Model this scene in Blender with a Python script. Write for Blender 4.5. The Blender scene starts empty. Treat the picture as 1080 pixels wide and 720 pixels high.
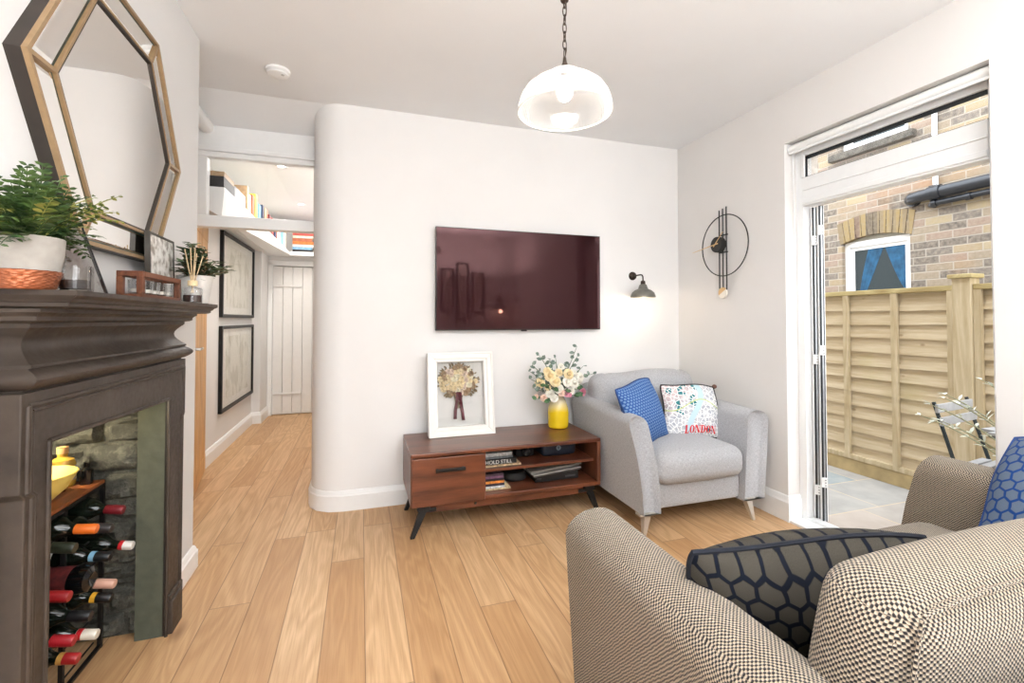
import bpy, bmesh, math, random
from mathutils import Vector, Matrix, Euler
random.seed(7)
PI = math.pi
C = bpy.context.scene.collection
R = math.radians

# ------------------------------------------------------------------ helpers
def lin(c):
    out = []
    for v in c:
        v = v / 255.0
        out.append(v / 12.92 if v <= 0.04045 else ((v + 0.055) / 1.055) ** 2.4)
    return tuple(out) + (1.0,)

class NT:
    def __init__(s, name):
        s.m = bpy.data.materials.new(name); s.m.use_nodes = True
        s.t = s.m.node_tree; s.b = s.t.nodes['Principled BSDF']; s.out = s.t.nodes['Material Output']
    def n(s, typ, **kw):
        nd = s.t.nodes.new(typ)
        for k, v in kw.items(): setattr(nd, k, v)
        return nd
    def l(s, a, b): s.t.links.new(a, b)
    def setin(s, sock, v):
        if hasattr(v, 'is_output') or isinstance(v, bpy.types.NodeSocket): s.l(v, sock)
        else: sock.default_value = v
    def math(s, op, a, b=None, c=None):
        nd = s.n('ShaderNodeMath', operation=op); s.setin(nd.inputs[0], a)
        if b is not None: s.setin(nd.inputs[1], b)
        if c is not None: s.setin(nd.inputs[2], c)
        return nd.outputs[0]
    def mix(s, f, a, b, blend='MIX'):
        nd = s.n('ShaderNodeMix', data_type='RGBA', blend_type=blend)
        s.setin(nd.inputs[0], f); s.setin(nd.inputs[6], a); s.setin(nd.inputs[7], b)
        return nd.outputs[2]
    def obj(s): return s.n('ShaderNodeTexCoord').outputs['Object']
    def uv(s): return s.n('ShaderNodeTexCoord').outputs['UV']
    def sep(s, v):
        nd = s.n('ShaderNodeSeparateXYZ'); s.l(v, nd.inputs[0]); return nd.outputs
    def comb(s, x, y, z):
        nd = s.n('ShaderNodeCombineXYZ')
        for i, v in enumerate((x, y, z)): s.setin(nd.inputs[i], v)
        return nd.outputs[0]
    def noise(s, vec, scale, detail=3.0, rough=0.5, dist=0.0, dim='3D'):
        nd = s.n('ShaderNodeTexNoise'); nd.noise_dimensions = dim
        if vec is not None: s.l(vec, nd.inputs['Vector'])
        nd.inputs['Scale'].default_value = scale; nd.inputs['Detail'].default_value = detail
        nd.inputs['Roughness'].default_value = rough; nd.inputs['Distortion'].default_value = dist
        return nd.outputs[0]
    def ramp(s, f, stops, interp='LINEAR'):
        nd = s.n('ShaderNodeValToRGB'); cr = nd.color_ramp; cr.interpolation = interp
        while len(cr.elements) < len(stops): cr.elements.new(0.5)
        for e, (p, c) in zip(cr.elements, stops): e.position = p; e.color = c
        s.l(f, nd.inputs[0]); return nd.outputs[0]
    def bump(s, h, strength=0.3, dist=0.01):
        nd = s.n('ShaderNodeBump'); nd.inputs['Strength'].default_value = strength; nd.inputs['Distance'].default_value = dist
        s.l(h, nd.inputs['Height']); s.l(nd.outputs[0], s.b.inputs['Normal'])
    def maprange(s, v, a, b, c=0.0, d=1.0):
        nd = s.n('ShaderNodeMapRange'); s.setin(nd.inputs[0], v)
        for i, x in enumerate((a, b, c, d)): nd.inputs[i + 1].default_value = x
        return nd.outputs[0]
    def boxuv(s):
        """two coordinates lying in the dominant plane of the surface"""
        g = s.n('ShaderNodeNewGeometry')
        tc = s.n('ShaderNodeTexCoord')
        nx, ny, nz = s.sep(tc.outputs['Normal'])
        x, y, z = s.sep(tc.outputs['Object'])
        ax, ay, az = s.math('ABSOLUTE', nx), s.math('ABSOLUTE', ny), s.math('ABSOLUTE', nz)
        isz = s.math('GREATER_THAN', az, s.math('MAXIMUM', ax, ay))
        isx = s.math('MULTIPLY', s.math('SUBTRACT', 1.0, isz), s.math('GREATER_THAN', ax, ay))
        # a: y where x dominates, else x ; b: y where z dominates, else z
        def sel(f, a, b): return s.math('ADD', s.math('MULTIPLY', f, a), s.math('MULTIPLY', s.math('SUBTRACT', 1.0, f), b))
        return sel(isx, y, x), sel(isz, y, z)
    def base(s, c, rough=0.5, metal=0.0, spec=0.5):
        s.setin(s.b.inputs['Base Color'], c); s.setin(s.b.inputs['Roughness'], rough)
        s.b.inputs['Metallic'].default_value = metal; s.b.inputs['Specular IOR Level'].default_value = spec
        return s.m

_mc = {}
def M(name, col, rough=0.5, metal=0.0, var=0.06, scale=25.0, bump=0.0, spec=0.5, emit=0.0):
    if name in _mc: return _mc[name]
    k = NT(name)
    nz = k.noise(k.obj(), scale, 4)
    c = lin(col)
    a = tuple(max(0, v * (1 - var * 2)) for v in c[:3]) + (1,); b = tuple(min(1, v * (1 + var * 2)) for v in c[:3]) + (1,)
    k.base(k.mix(k.maprange(nz, 0.3, 0.7), a, b), rough, metal, spec)
    if bump: k.bump(nz, bump, 0.005)
    if emit:
        k.b.inputs['Emission Color'].default_value = c; k.b.inputs['Emission Strength'].default_value = emit
    _mc[name] = k.m
    return k.m

class MB:
    def __init__(s): s.v = []; s.f = []; s.uv = {}
    def add(s, vs, fs, uvs=None):
        o = len(s.v); s.v += [tuple(p) for p in vs]; s.f += [tuple(i + o for i in f) for f in fs]
        if uvs:
            for i, u in enumerate(uvs): s.uv[o + i] = u
        return s
    def box(s, x0, x1, y0, y1, z0, z1, m=None):
        vs = [Vector(p) for p in ((x0,y0,z0),(x1,y0,z0),(x1,y1,z0),(x0,y1,z0),(x0,y0,z1),(x1,y0,z1),(x1,y1,z1),(x0,y1,z1))]
        if m is not None: vs = [m @ p for p in vs]
        return s.add(vs, [(0,3,2,1),(4,5,6,7),(0,1,5,4),(1,2,6,5),(2,3,7,6),(3,0,4,7)])
    def hexa(s, b, t):
        """bottom quad, top quad (both counter-clockwise seen from above)"""
        return s.add(list(b) + list(t), [(0,3,2,1),(4,5,6,7),(0,1,5,4),(1,2,6,5),(2,3,7,6),(3,0,4,7)])
    def loft(s, rings, caps=True, closed=True):
        n = len(rings[0]); vs = [p for r in rings for p in r]; fs = []
        for i in range(len(rings) - 1):
            for j in range(n if closed else n - 1):
                k = (j + 1) % n
                fs.append((i*n + j, i*n + k, (i+1)*n + k, (i+1)*n + j))
        if caps and closed:
            fs.append(tuple(reversed(range(n)))); fs.append(tuple((len(rings)-1)*n + j for j in range(n)))
        return s.add(vs, fs)
    def tube(s, pts, r, n=8, caps=True, closed=False):
        pts = [Vector(p) for p in pts]; N = len(pts)
        rr = r if isinstance(r, (list, tuple)) else [r] * N
        rings = []; up = None
        for i in range(N):
            if closed: t = (pts[(i+1) % N] - pts[i-1])
            else: t = pts[min(i+1, N-1)] - pts[max(i-1, 0)]
            t.normalize()
            if up is None:
                a = Vector((0,0,1)) if abs(t.z) < 0.9 else Vector((1,0,0))
                up = (a - t * a.dot(t)).normalized()
            else:
                up = (up - t * up.dot(t)); up = up.normalized() if up.length > 1e-6 else Vector((1,0,0))
            w = t.cross(up)
            rings.append([pts[i] + (up * math.cos(2*PI*j/n) + w * math.sin(2*PI*j/n)) * rr[i] for j in range(n)])
        if closed: rings.append(rings[0])
        return s.loft(rings, caps=caps and not closed)
    def lathe(s, prof, c=(0,0,0), n=28, m=None, caps=False, uvs=False):
        rings = []
        for (r, z) in prof:
            ring = [Vector((r*math.cos(2*PI*j/n), r*math.sin(2*PI*j/n), z)) for j in range(n)]
            if m is not None: ring = [m @ p for p in ring]
            rings.append([p + Vector(c) for p in ring])
        return s.loft(rings, caps=caps)
    def prism(s, poly, axis, a, b, m=None):
        def P(u, v, w):
            p = Vector({'x': (w,u,v), 'y': (u,w,v), 'z': (u,v,w)}[axis])
            return m @ p if m is not None else p
        n = len(poly)
        vs = [P(u, v, a) for u, v in poly] + [P(u, v, b) for u, v in poly]
        fs = [tuple(range(n)), tuple(reversed(range(n, 2*n)))] + [(i, n+i, n+(i+1) % n, (i+1) % n) for i in range(n)]
        return s.add(vs, fs)
    def ball(s, c, r, nu=12, nv=8, m=None):
        rx, ry, rz = r if isinstance(r, (tuple, list)) else (r, r, r)
        vs = []; fs = []
        for i in range(nv + 1):
            th = PI * i / nv
            for j in range(nu):
                p = Vector((rx*math.sin(th)*math.cos(2*PI*j/nu), ry*math.sin(th)*math.sin(2*PI*j/nu), rz*math.cos(th)))
                if m is not None: p = m @ p
                vs.append(p + Vector(c))
        for i in range(nv):
            for j in range(nu):
                k = (j+1) % nu; fs.append((i*nu+j, (i+1)*nu+j, (i+1)*nu+k, i*nu+k))
        return s.add(vs, fs)
    def leaf(s, base, d, up, L, W, curl=0.15):
        base = Vector(base); d = Vector(d).normalized(); up = Vector(up)
        w = d.cross(up); w = w.normalized() if w.length > 1e-5 else Vector((1,0,0)); nn = w.cross(d)
        p = lambda t, k, h: base + d*L*t + w*W*0.5*k + nn*L*h
        vs = [p(0,0,0), p(.3,-.8,.05), p(.3,.8,.05), p(.3,0,0), p(.65,-.9,.02-curl*.4), p(.65,.9,.02-curl*.4), p(.65,0,-.03-curl*.4), p(1,0,-curl)]
        return s.add(vs, [(0,3,1),(0,2,3),(1,3,6,4),(3,2,5,6),(4,6,7),(6,5,7)])
    def softbox(s, sx, sy, sz, r, bulge=(0,0,0), N=14, m=None, c=(0,0,0)):
        """cushion: rounded box of full size sx, sy, sz with bulged faces"""
        hs = Vector((sx/2, sy/2, sz/2))
        pts = {}; vs = []; fs = []
        def tpar(i): 
            t = -1 + 2*i/N
            return math.sin(t*PI/2)*0.55 + t*0.45
        def vid(i, j, k):
            key = (i, j, k)
            if key in pts: return pts[key]
            q = Vector((tpar(i)*hs.x, tpar(j)*hs.y, tpar(k)*hs.z))
            rr = min(r, min(hs))
            inner = Vector([max(-hs[a]+rr, min(hs[a]-rr, q[a])) for a in range(3)])
            dd = q - inner
            if dd.length > 1e-9: q = inner + dd.normalized()*rr
            u = [q[a]/hs[a] for a in range(3)]
            for a in range(3):
                b, d = (a+1) % 3, (a+2) % 3
                q[a] += math.copysign(1, u[a]) * abs(u[a])**2 * bulge[a] * (1-min(1,u[b]**2))**.7 * (1-min(1,u[d]**2))**.7
            if m is not None: q = m @ q
            pts[key] = len(vs); vs.append(q + Vector(c)); return pts[key]
        for i in range(N):
            for j in range(N):
                fs.append((vid(i,j,0), vid(i,j+1,0), vid(i+1,j+1,0), vid(i+1,j,0)))
                fs.append((vid(i,j,N), vid(i+1,j,N), vid(i+1,j+1,N), vid(i,j+1,N)))
                fs.append((vid(i,0,j), vid(i+1,0,j), vid(i+1,0,j+1), vid(i,0,j+1)))
                fs.append((vid(i,N,j), vid(i,N,j+1), vid(i+1,N,j+1), vid(i+1,N,j)))
                fs.append((vid(0,i,j), vid(0,i,j+1), vid(0,i+1,j+1), vid(0,i+1,j)))
                fs.append((vid(N,i,j), vid(N,i+1,j), vid(N,i+1,j+1), vid(N,i,j+1)))
        return s.add(vs, fs)
    def build(s, name, mat, parent=None, smooth=40, bevel=0.0, off=None, subsurf=0):
        me = bpy.data.meshes.new(name)
        vs = s.v
        if off is None and parent is not None:
            r = parent
            while r.parent: r = r.parent
            off = r.get('_world')
        if off is not None: vs = [(p[0]-off[0], p[1]-off[1], p[2]-off[2]) for p in vs]
        me.from_pydata([tuple(p) for p in vs], [], s.f)
        if s.uv:
            ul = me.uv_layers.new(name='UVMap')
            for lp in me.loops: ul.data[lp.index].uv = s.uv.get(lp.vertex_index, (0, 0))
        me.materials.append(mat)
        bm = bmesh.new(); bm.from_mesh(me); bmesh.ops.recalc_face_normals(bm, faces=bm.faces); bm.to_mesh(me); bm.free()
        if smooth:
            for p in me.polygons: p.use_smooth = True
            me.set_sharp_from_angle(angle=R(smooth))
        me.update()
        o = bpy.data.objects.new(name, me); C.objects.link(o)
        if parent is not None: o.parent = parent
        if bevel:
            md = o.modifiers.new('bevel', 'BEVEL'); md.width = bevel; md.segments = 2; md.limit_method = 'ANGLE'; md.angle_limit = R(40)
        if subsurf:
            md = o.modifiers.new('sub', 'SUBSURF'); md.levels = subsurf; md.render_levels = subsurf
        return o

def tag(o, label=None, cat=None, group=None, kind=None):
    if label: o['label'] = label
    if cat: o['category'] = cat
    if group: o['group'] = group
    if kind: o['kind'] = kind
    return o
def thing(name, label, cat, loc=(0,0,0), rot=(0,0,0), group=None, world=True):
    """Empty at the base of a thing; with world=True its parts are given in room coordinates"""
    o = bpy.data.objects.new(name, None); C.objects.link(o); o.empty_display_size = 0.05
    o.location = loc; o.rotation_euler = rot
    if world: o['_world'] = tuple(loc)
    return tag(o, label, cat, group)
def struct(name, mb, mat, **kw):
    o = mb.build(name, mat, **kw); o['kind'] = 'structure'; return o
def copy_tree(o, parent=None):
    c = o.copy(); C.objects.link(c)
    if parent is not None: c.parent = parent
    for ch in list(o.children): copy_tree(ch, c)
    return c

# ------------------------------------------------------------------ materials
WHITE = M('white_wall_paint', (233,231,229), .75, var=.008, scale=3, spec=.25)
CEIL = M('ceiling_paint', (240,241,242), .8, var=.006, scale=3, spec=.2)
TRIM = M('white_gloss_trim', (240,240,239), .35, var=.006)
UPVC = M('white_window_plastic', (240,241,241), .3, var=.005)
BLACKMETAL = M('black_metal', (24,23,23), .45, .3, var=.1)
GLASSM = None
def glass_mat(name, tint=(255,255,255), refl=0.08):
    k = NT(name)
    tr = k.n('ShaderNodeBsdfTransparent'); tr.inputs[0].default_value = lin(tint)
    gl = k.n('ShaderNodeBsdfGlossy'); gl.inputs['Roughness'].default_value = 0.02
    fr = k.n('ShaderNodeFresnel'); fr.inputs[0].default_value = 1.45
    nz = k.noise(k.obj(), 3.0, 1)
    f = k.math('MULTIPLY', fr.outputs[0], k.maprange(nz, 0, 1, .9, 1.1))
    f = k.math('MINIMUM', k.math('MULTIPLY', f, 1.0 if refl < .1 else refl), 0.5)
    mx = k.n('ShaderNodeMixShader'); k.l(f, mx.inputs[0]); k.l(tr.outputs[0], mx.inputs[1]); k.l(gl.outputs[0], mx.inputs[2])
    k.l(mx.outputs[0], k.out.inputs['Surface']); return k.m
GLASS = glass_mat('clear_glass')

def floor_mat():
    k = NT('oak_plank_floor'); x, y, z = k.sep(k.obj())
    W, L = 0.152, 1.25
    xr = k.math('DIVIDE', k.math('ADD', x, 10*W + PLANK0), W)
    row = k.math('FLOOR', xr); fx = k.math('FRACT', xr)
    wn = k.n('ShaderNodeTexWhiteNoise'); wn.noise_dimensions = '1D'; k.l(row, wn.inputs['W'])
    yr = k.math('ADD', k.math('DIVIDE', y, L), k.math('MULTIPLY', wn.outputs[0], 7.3))
    pl = k.math('FLOOR', yr); fy = k.math('FRACT', yr)
    w2 = k.n('ShaderNodeTexWhiteNoise'); w2.noise_dimensions = '2D'; k.l(k.comb(row, pl, 0.0), w2.inputs['Vector'])
    rnd = w2.outputs[0]
    off = k.math('MULTIPLY', rnd, 37.0)
    vec = k.comb(k.math('MULTIPLY', x, 1.0), k.math('ADD', k.math('MULTIPLY', y, 0.12), off), off)
    big = k.noise(vec, 7.0, 2, .5, 0.6)
    rings = k.math('FRACT', k.math('MULTIPLY', big, 9.0))
    rings = k.math('ABSOLUTE', k.math('SUBTRACT', rings, 0.5))
    fine = k.noise(k.comb(k.math('MULTIPLY', x, 1.0), k.math('ADD', k.math('MULTIPLY', y, 0.03), off), off), 170.0, 3, .6)
    base = k.ramp(rnd, [(0, lin((190,148,104))), (.3, lin((203,163,119))), (.6, lin((208,169,126))), (1, lin((216,180,138)))])
    c = k.mix(k.math('MULTIPLY', k.maprange(rings, .05, .4), .32), base, lin((158,112,70)))
    c = k.mix(k.math('MULTIPLY', k.maprange(fine, .45, .7), .3), c, lin((150,106,68)))
    kn = k.n('ShaderNodeTexVoronoi'); kn.inputs['Scale'].default_value = 1.0
    k.l(k.comb(k.math('MULTIPLY', x, 3.0), k.math('ADD', k.math('MULTIPLY', y, 1.1), off), 0.0), kn.inputs['Vector'])
    c = k.mix(k.math('MULTIPLY', k.maprange(kn.outputs['Distance'], .09, .02), .55), c, lin((112,74,46)))
    ex = k.math('MULTIPLY', k.math('MINIMUM', fx, k.math('SUBTRACT', 1.0, fx)), W)
    ey = k.math('MULTIPLY', k.math('MINIMUM', fy, k.math('SUBTRACT', 1.0, fy)), L)
    e = k.math('MINIMUM', ex, ey)
    seam = k.maprange(e, 0.0008, 0.0028, 1.0, 0.0)
    c = k.mix(k.math('MULTIPLY', seam, .6), c, lin((92,62,38)))
    k.base(c, k.maprange(fine, 0, 1, .38, .5), 0, .4)
    k.bump(k.math('SUBTRACT', k.math('MULTIPLY', fine, .15), seam), .25, .002)
    return k.m

def wood_mat(name, c1, c2, axis='x', scale=1.0, rough=.35, spec=.5, rings=6.0):
    k = NT(name); x, y, z = k.sep(k.obj())
    st = {'x': (.12, 1, 1), 'y': (1, .12, 1), 'z': (1, 1, .12)}[axis]
    vec = k.comb(k.math('MULTIPLY', x, st[0]), k.math('MULTIPLY', y, st[1]), k.math('MULTIPLY', z, st[2]))
    big = k.noise(vec, 5.0*scale, 2, .5, .8)
    r = k.math('ABSOLUTE', k.math('SUBTRACT', k.math('FRACT', k.math('MULTIPLY', big, rings)), .5))
    fine = k.noise(vec, 90.0*scale, 4, .65)
    f = k.math('ADD', k.math('MULTIPLY', r, 1.0), k.math('MULTIPLY', fine, .6))
    k.base(k.mix(k.maprange(f, .2, .85), lin(c1), lin(c2)), rough, 0, spec)
    k.bump(fine, .06, .002)
    return k.m

def weave_mat(name, c1, c2, p, contrast=.35, rough=.95, bump=.5, heather=.0, bias=0.0):
    k = NT(name); a, b = k.boxuv()
    w = k.noise(k.obj(), 60, 2)
    a = k.math('ADD', a, k.math('MULTIPLY', k.math('SUBTRACT', w, .5), p*.5))
    b = k.math('ADD', b, k.math('MULTIPLY', k.math('SUBTRACT', w, .5), p*.5))
    sa = k.math('SINE', k.math('MULTIPLY', a, 2*PI/p)); sb = k.math('SINE', k.math('MULTIPLY', b, 2*PI/p))
    s = k.math('MULTIPLY', sa, sb)
    f = k.maprange(k.math('ADD', s, bias), -contrast, contrast)
    c = k.mix(f, lin(c1), lin(c2))
    if heather:
        n1 = k.noise(k.comb(k.math('MULTIPLY', a, 1.0), k.math('MULTIPLY', b, .12), 0.0), 500, 2)
        n2 = k.noise(k.comb(k.math('MULTIPLY', a, .12), k.math('MULTIPLY', b, 1.0), 4.0), 500, 2)
        nn = k.math('MULTIPLY', k.math('ADD', n1, n2), .5)
        c = k.mix(k.math('MULTIPLY', k.maprange(nn, .38, .62), heather), c, lin((95,92,92)))
    k.base(c, rough, 0, .15)
    k.b.inputs['Sheen Weight'].default_value = .15
    k.bump(s, bump, .002)
    return k.m

def cell_mat(name, line, cell, period, thr, soft=.25, distort=.35, var=.22):
    """rows of six-sided cells divided by lines; slightly irregular"""
    k = NT(name); u = k.uv(); x, y, z = k.sep(u)
    n1 = k.noise(u, .55/period, 1); n2 = k.noise(k.comb(k.math('ADD', x, 7.7), y, 0.0), .55/period, 1)
    x = k.math('ADD', x, k.math('MULTIPLY', k.math('SUBTRACT', n1, .5), period*distort*2))
    y = k.math('ADD', y, k.math('MULTIPLY', k.math('SUBTRACT', n2, .5), period*distort*2))
    x = k.math('ADD', k.math('DIVIDE', x, period), 40.0); y = k.math('ADD', k.math('DIVIDE', y, period), 40.0)
    S3 = math.sqrt(3)
    def cand(ox, oy):
        a = k.math('SUBTRACT', k.math('FRACT', k.math('ADD', x, ox)), .5)
        b = k.math('MULTIPLY', k.math('SUBTRACT', k.math('FRACT', k.math('DIVIDE', k.math('ADD', y, oy), S3)), .5), S3)
        a, b = k.math('ABSOLUTE', a), k.math('ABSOLUTE', b)
        return k.math('MAXIMUM', a, k.math('ADD', k.math('MULTIPLY', a, .5), k.math('MULTIPLY', b, S3/2)))
    tot = k.math('MULTIPLY', k.math('MINIMUM', cand(0.0, 0.0), cand(.5, S3/2)), -1.0)
    f = k.maprange(tot, thr-soft, thr+soft)
    th = k.noise(u, 900, 2)
    cc = k.mix(k.maprange(th, .3, .7), tuple(q*(1-var) for q in lin(cell)[:3]) + (1,), tuple(min(1, q*(1+var)) for q in lin(cell)[:3]) + (1,))
    k.base(k.mix(f, lin(line), cc), .85, 0, .15); k.bump(f, .3, .002)
    return k.m
PLANK0 = 0.0
PLANK0 = 0.13
FLOOR = floor_mat()
H = 2.556; RX = 2.41; BY = 3.09; BX = -.76        # ceiling, right wall, back wall, chimney breast
HX = -1.19                                          # hallway left wall
REAR = -1.25

# ------------------------------------------------------------------ camera
cam = bpy.data.cameras.new('camera'); co = bpy.data.objects.new('camera', cam); C.objects.link(co)
co.location = (0, 0, 1.19); co.rotation_euler = (R(91.2), 0, R(-18.1))
cam.lens = 487/1080*36; cam.sensor_width = 36; cam.sensor_fit = 'HORIZONTAL'; cam.shift_y = -33.2/1080; cam.clip_start = .02
bpy.context.scene.camera = co

# ------------------------------------------------------------------ room shell
struct('floor', MB().box(-1.3, RX, REAR-.1, 6.55, -.06, 0).box(RX-.01, RX+.15, 1.157, 2.11, -.06, -.012), FLOOR, smooth=0)
mb = MB().box(-1.3, RX+.2, REAR-.1, 3.12, H, H+.1)
mb.hexa([(-1.3,3.12,H),(-.05,3.12,H),(-.05,3.47,2.45),(-1.3,3.47,2.45)], [(-1.3,3.12,H+.1),(-.05,3.12,H+.1),(-.05,3.47,H+.1),(-1.3,3.47,H+.1)])
struct('ceiling', mb, CEIL, smooth=0)
struct('ceiling_hallway', MB().box(-1.3, 0, 3.47, 6.6, 2.45, 2.6), CEIL, smooth=0)

def curve_pts(off=0.0, y1=6.45):
    """outline of the back wall from the hallway round the curved corner to the right-hand corner"""
    cx, cyy, r = -.10, BY+.20, .20+off
    p = [(-.30-off, y1)]
    for i in range(13):
        a = PI + PI/2*i/12
        p.append((cx + r*math.cos(a), cyy + r*math.sin(a)))
    p.append((RX, BY-off)); return p
def wall_strip(pts, z0, z1, back):
    mb = MB(); poly = list(pts) + list(back); mb.prism(poly, 'z', z0, z1); return mb
struct('wall_back', wall_strip(curve_pts(), 0, H, [(RX+.15, BY), (RX+.15, BY+.15), (0.1, BY+.4), (0.1, 6.45)]), WHITE, smooth=30)

# right wall with the door opening
Y0, Y1, ZH = 1.157, 2.11, 2.245
mb = MB()
mb.box(RX, RX+.15, Y1, BY, 0, H).box(RX, RX+.15, REAR, Y0, 0, H).box(RX, RX+.15, Y0, Y1, ZH, H)
struct('wall_right', mb, M('wall_right_paint', (228,225,222), .75, var=.008, scale=3, spec=.25), smooth=0)

# chimney breast with its hearth opening
B0, B1 = .80, 2.60; O0, O1, OZ = 1.30, 2.10, 1.0
mb = MB()
mb.box(HX, BX, B0, O0, 0, H).box(HX, BX, O1+.05, B1, 0, H).box(HX, BX, O0, O1+.05, OZ, H)
mb.box(HX-.1, HX, REAR, 6.5, 0, H)
mb.box(HX-.02, -1.10, 5.97, 6.5, 0, 2.46)
struct('wall_left', mb, M('wall_left_paint', (224,222,220), .75, var=.008, scale=3, spec=.25), smooth=0)
# rear wall, with a big window
mb = MB()
mb.box(-1.3, -.5, REAR-.12, REAR, 0, H).box(1.0, RX+.15, REAR-.12, REAR, 0, H).box(-.5, 1.0, REAR-.12, REAR, 0, .35).box(-.5, 1.0, REAR-.12, REAR, 2.2, H)
struct('wall_rear', mb, WHITE, smooth=0)
mb = MB()
for a, b in ((-.5,-.44),(.22,.28),(.94,1.0)): mb.box(a, b, REAR-.1, REAR-.04, .35, 2.2)
for a, b in ((.35,.41),(2.14,2.2)): mb.box(-.44, .94, REAR-.1, REAR-.04, a, b)
struct('window_1', mb, UPVC, smooth=0, bevel=.004)
struct('window_1_glass', MB().box(-.44,.94,REAR-.072,REAR-.068,.41,2.14), GLASS, smooth=0)
# hallway end wall with the plank door
mb = MB().box(-1.2, .0, 6.40, 6.5, 1.90, 2.46).box(-1.2, -1.07, 6.40, 6.5, 0, 1.9).box(-.36, 0, 6.4, 6.5, 0, 1.9)
struct('wall_hallway_end', mb, WHITE, smooth=0)

# white plank door at the end of the hallway
def plank_door():
    mb = MB(); n = 6; w = (.72-.04)/n
    for i in range(n): mb.box(-1.05+.0+i*w+.001, -1.05+(i+1)*w-.003, 6.42, 6.45, .01, 1.86)
    d = struct('door_2', mb, M('white_door_paint', (231,229,226), .45, var=.008), bevel=.004, smooth=0)
    mb = MB().box(-1.06,-.32,6.452,6.475,0,1.9); mb.build('door_backing', M('white_door_paint', (231,229,226)), d, smooth=0)
    m2 = MB().box(-1.04, -.72, 6.405, 6.42, .25, .275).box(-1.04,-.72,6.405,6.42,1.6,1.625)
    m2.build('strap_hinge', M('white_door_paint', (231,229,226)), d, bevel=.003)
    MB().ball((-.42,6.40,1.0), .022).tube([(-.42,6.43,1.0),(-.42,6.40,1.0)], .01).build('door_knob', BLACKMETAL, d)
plank_door()
mb = MB().box(-1.10,-1.05,6.375,6.41,0,1.90).box(-.37,-.32,6.375,6.41,0,1.90).box(-1.10,-.32,6.375,6.41,1.865,1.93)
struct('trim_1', mb, TRIM, smooth=0, bevel=.006)

# baseboards
def skirting(name, pts, h=.125, t=.018, closed=False, side=1):
    """sweep a skirting profile along a floor line; the profile leans to the left of travel * side"""
    prof = [(0,0),(t,0),(t,h*.74),(t*.72,h*.80),(t*.66,h*.86),(t*.35,h*.97),(0,h)]
    P = [Vector((p[0],p[1],0)) for p in pts]; rings = []
    for i, p in enumerate(P):
        def nrm(a, b): d = (b-a).normalized(); return Vector((-d.y, d.x, 0))*side
        if 0 < i < len(P)-1:
            n1, n2 = nrm(P[i-1],p), nrm(p,P[i+1]); n = (n1+n2).normalized(); k = 1/max(.3, n.dot(n1))
        else:
            n = nrm(P[0],P[1]) if i == 0 else nrm(P[-2],P[-1]); k = 1
        rings.append([p + n*k*u + Vector((0,0,z)) for u, z in prof])
    return struct(name, MB().loft(rings), TRIM, smooth=25)
cp = curve_pts()
skirting('baseboard_back', [cp[0], cp[1], cp[4], cp[7], cp[10], cp[13], cp[14]], side=-1)
skirting('baseboard_right', [(RX, BY-.018), (RX, Y1), (RX+.10, Y1)], h=.15, side=-1)
skirting('baseboard_right.001', [(RX+.10, Y0), (RX, Y0), (RX, REAR)], h=.15, side=-1)
skirting('baseboard_left', [(BX, 2.34), (BX, B1), (HX, B1)], side=-1, h=.11)
skirting('baseboard_hallway', [(HX, 4.24), (HX, 5.97), (-1.10, 5.97), (-1.10, 6.38)], side=-1, h=.13)

# transom frame and glass above the hallway
FY = 3.45
mb = MB()
mb.box(HX, -.30, FY-.03, FY+.05, 1.79, 1.865)               # bar
mb.box(HX, -.30, FY-.015, FY+.05, 2.25, 2.285)
mb.box(HX, -.30, FY-.03, FY+.05, 2.285, 2.315)
mb.box(HX, -.30, FY-.005, FY+.05, 2.315, 2.47)
mb.box(HX, -.955, FY-.01, FY+.05, 1.865, 2.25)
mb.box(-.318, -.298, FY-.01, FY+.05, 1.79, 2.25)
struct('window_2', mb, TRIM, smooth=0, bevel=.005)
struct('window_2_glass', MB().box(-.955, -.318, FY+.018, FY+.022, 1.865, 2.25), GLASS, smooth=0)
mb = MB().tube([(-.965,3.08+.016*i,2.445) for i in range(24)], .045, n=14)
struct('trim_pipe_boxing', mb, TRIM)

# oak door standing open along the hallway wall
OAK = wood_mat('oak_door_wood', (220,172,108), (186,134,76), 'z', 1.0, .4)
a, b = Vector((-1.015,3.38,0)), Vector((-1.157,4.217,0)); dv = (b-a); Ld = dv.length; dv.normalize(); nv = Vector((dv.y,-dv.x,0))
rot = Matrix(((dv.x, nv.x, 0, a.x), (dv.y, nv.y, 0, a.y), (0,0,1,0), (0,0,0,1)))
mb = MB(); n = 5; w = Ld/n
mb.box(0, Ld, -.036, -.008, .012, 1.93, rot)
for i in range(n): mb.box(i*w+.003, (i+1)*w-.003, -.012, 0, .14, 1.80, rot)
mb.box(0, Ld, -.012, .002, .012, .14, rot).box(0, Ld, -.012, .002, 1.80, 1.93, rot)
d1 = struct('door_1', mb, OAK, smooth=0, bevel=.003)
MB().tube([rot @ Vector((.05,0,1.0)), rot @ Vector((.05,.045,1.0)), rot @ Vector((.16,.045,1.0))], .009).build('door_handle', M('brushed_steel', (170,168,165), .3, 1.0), d1)

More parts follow.
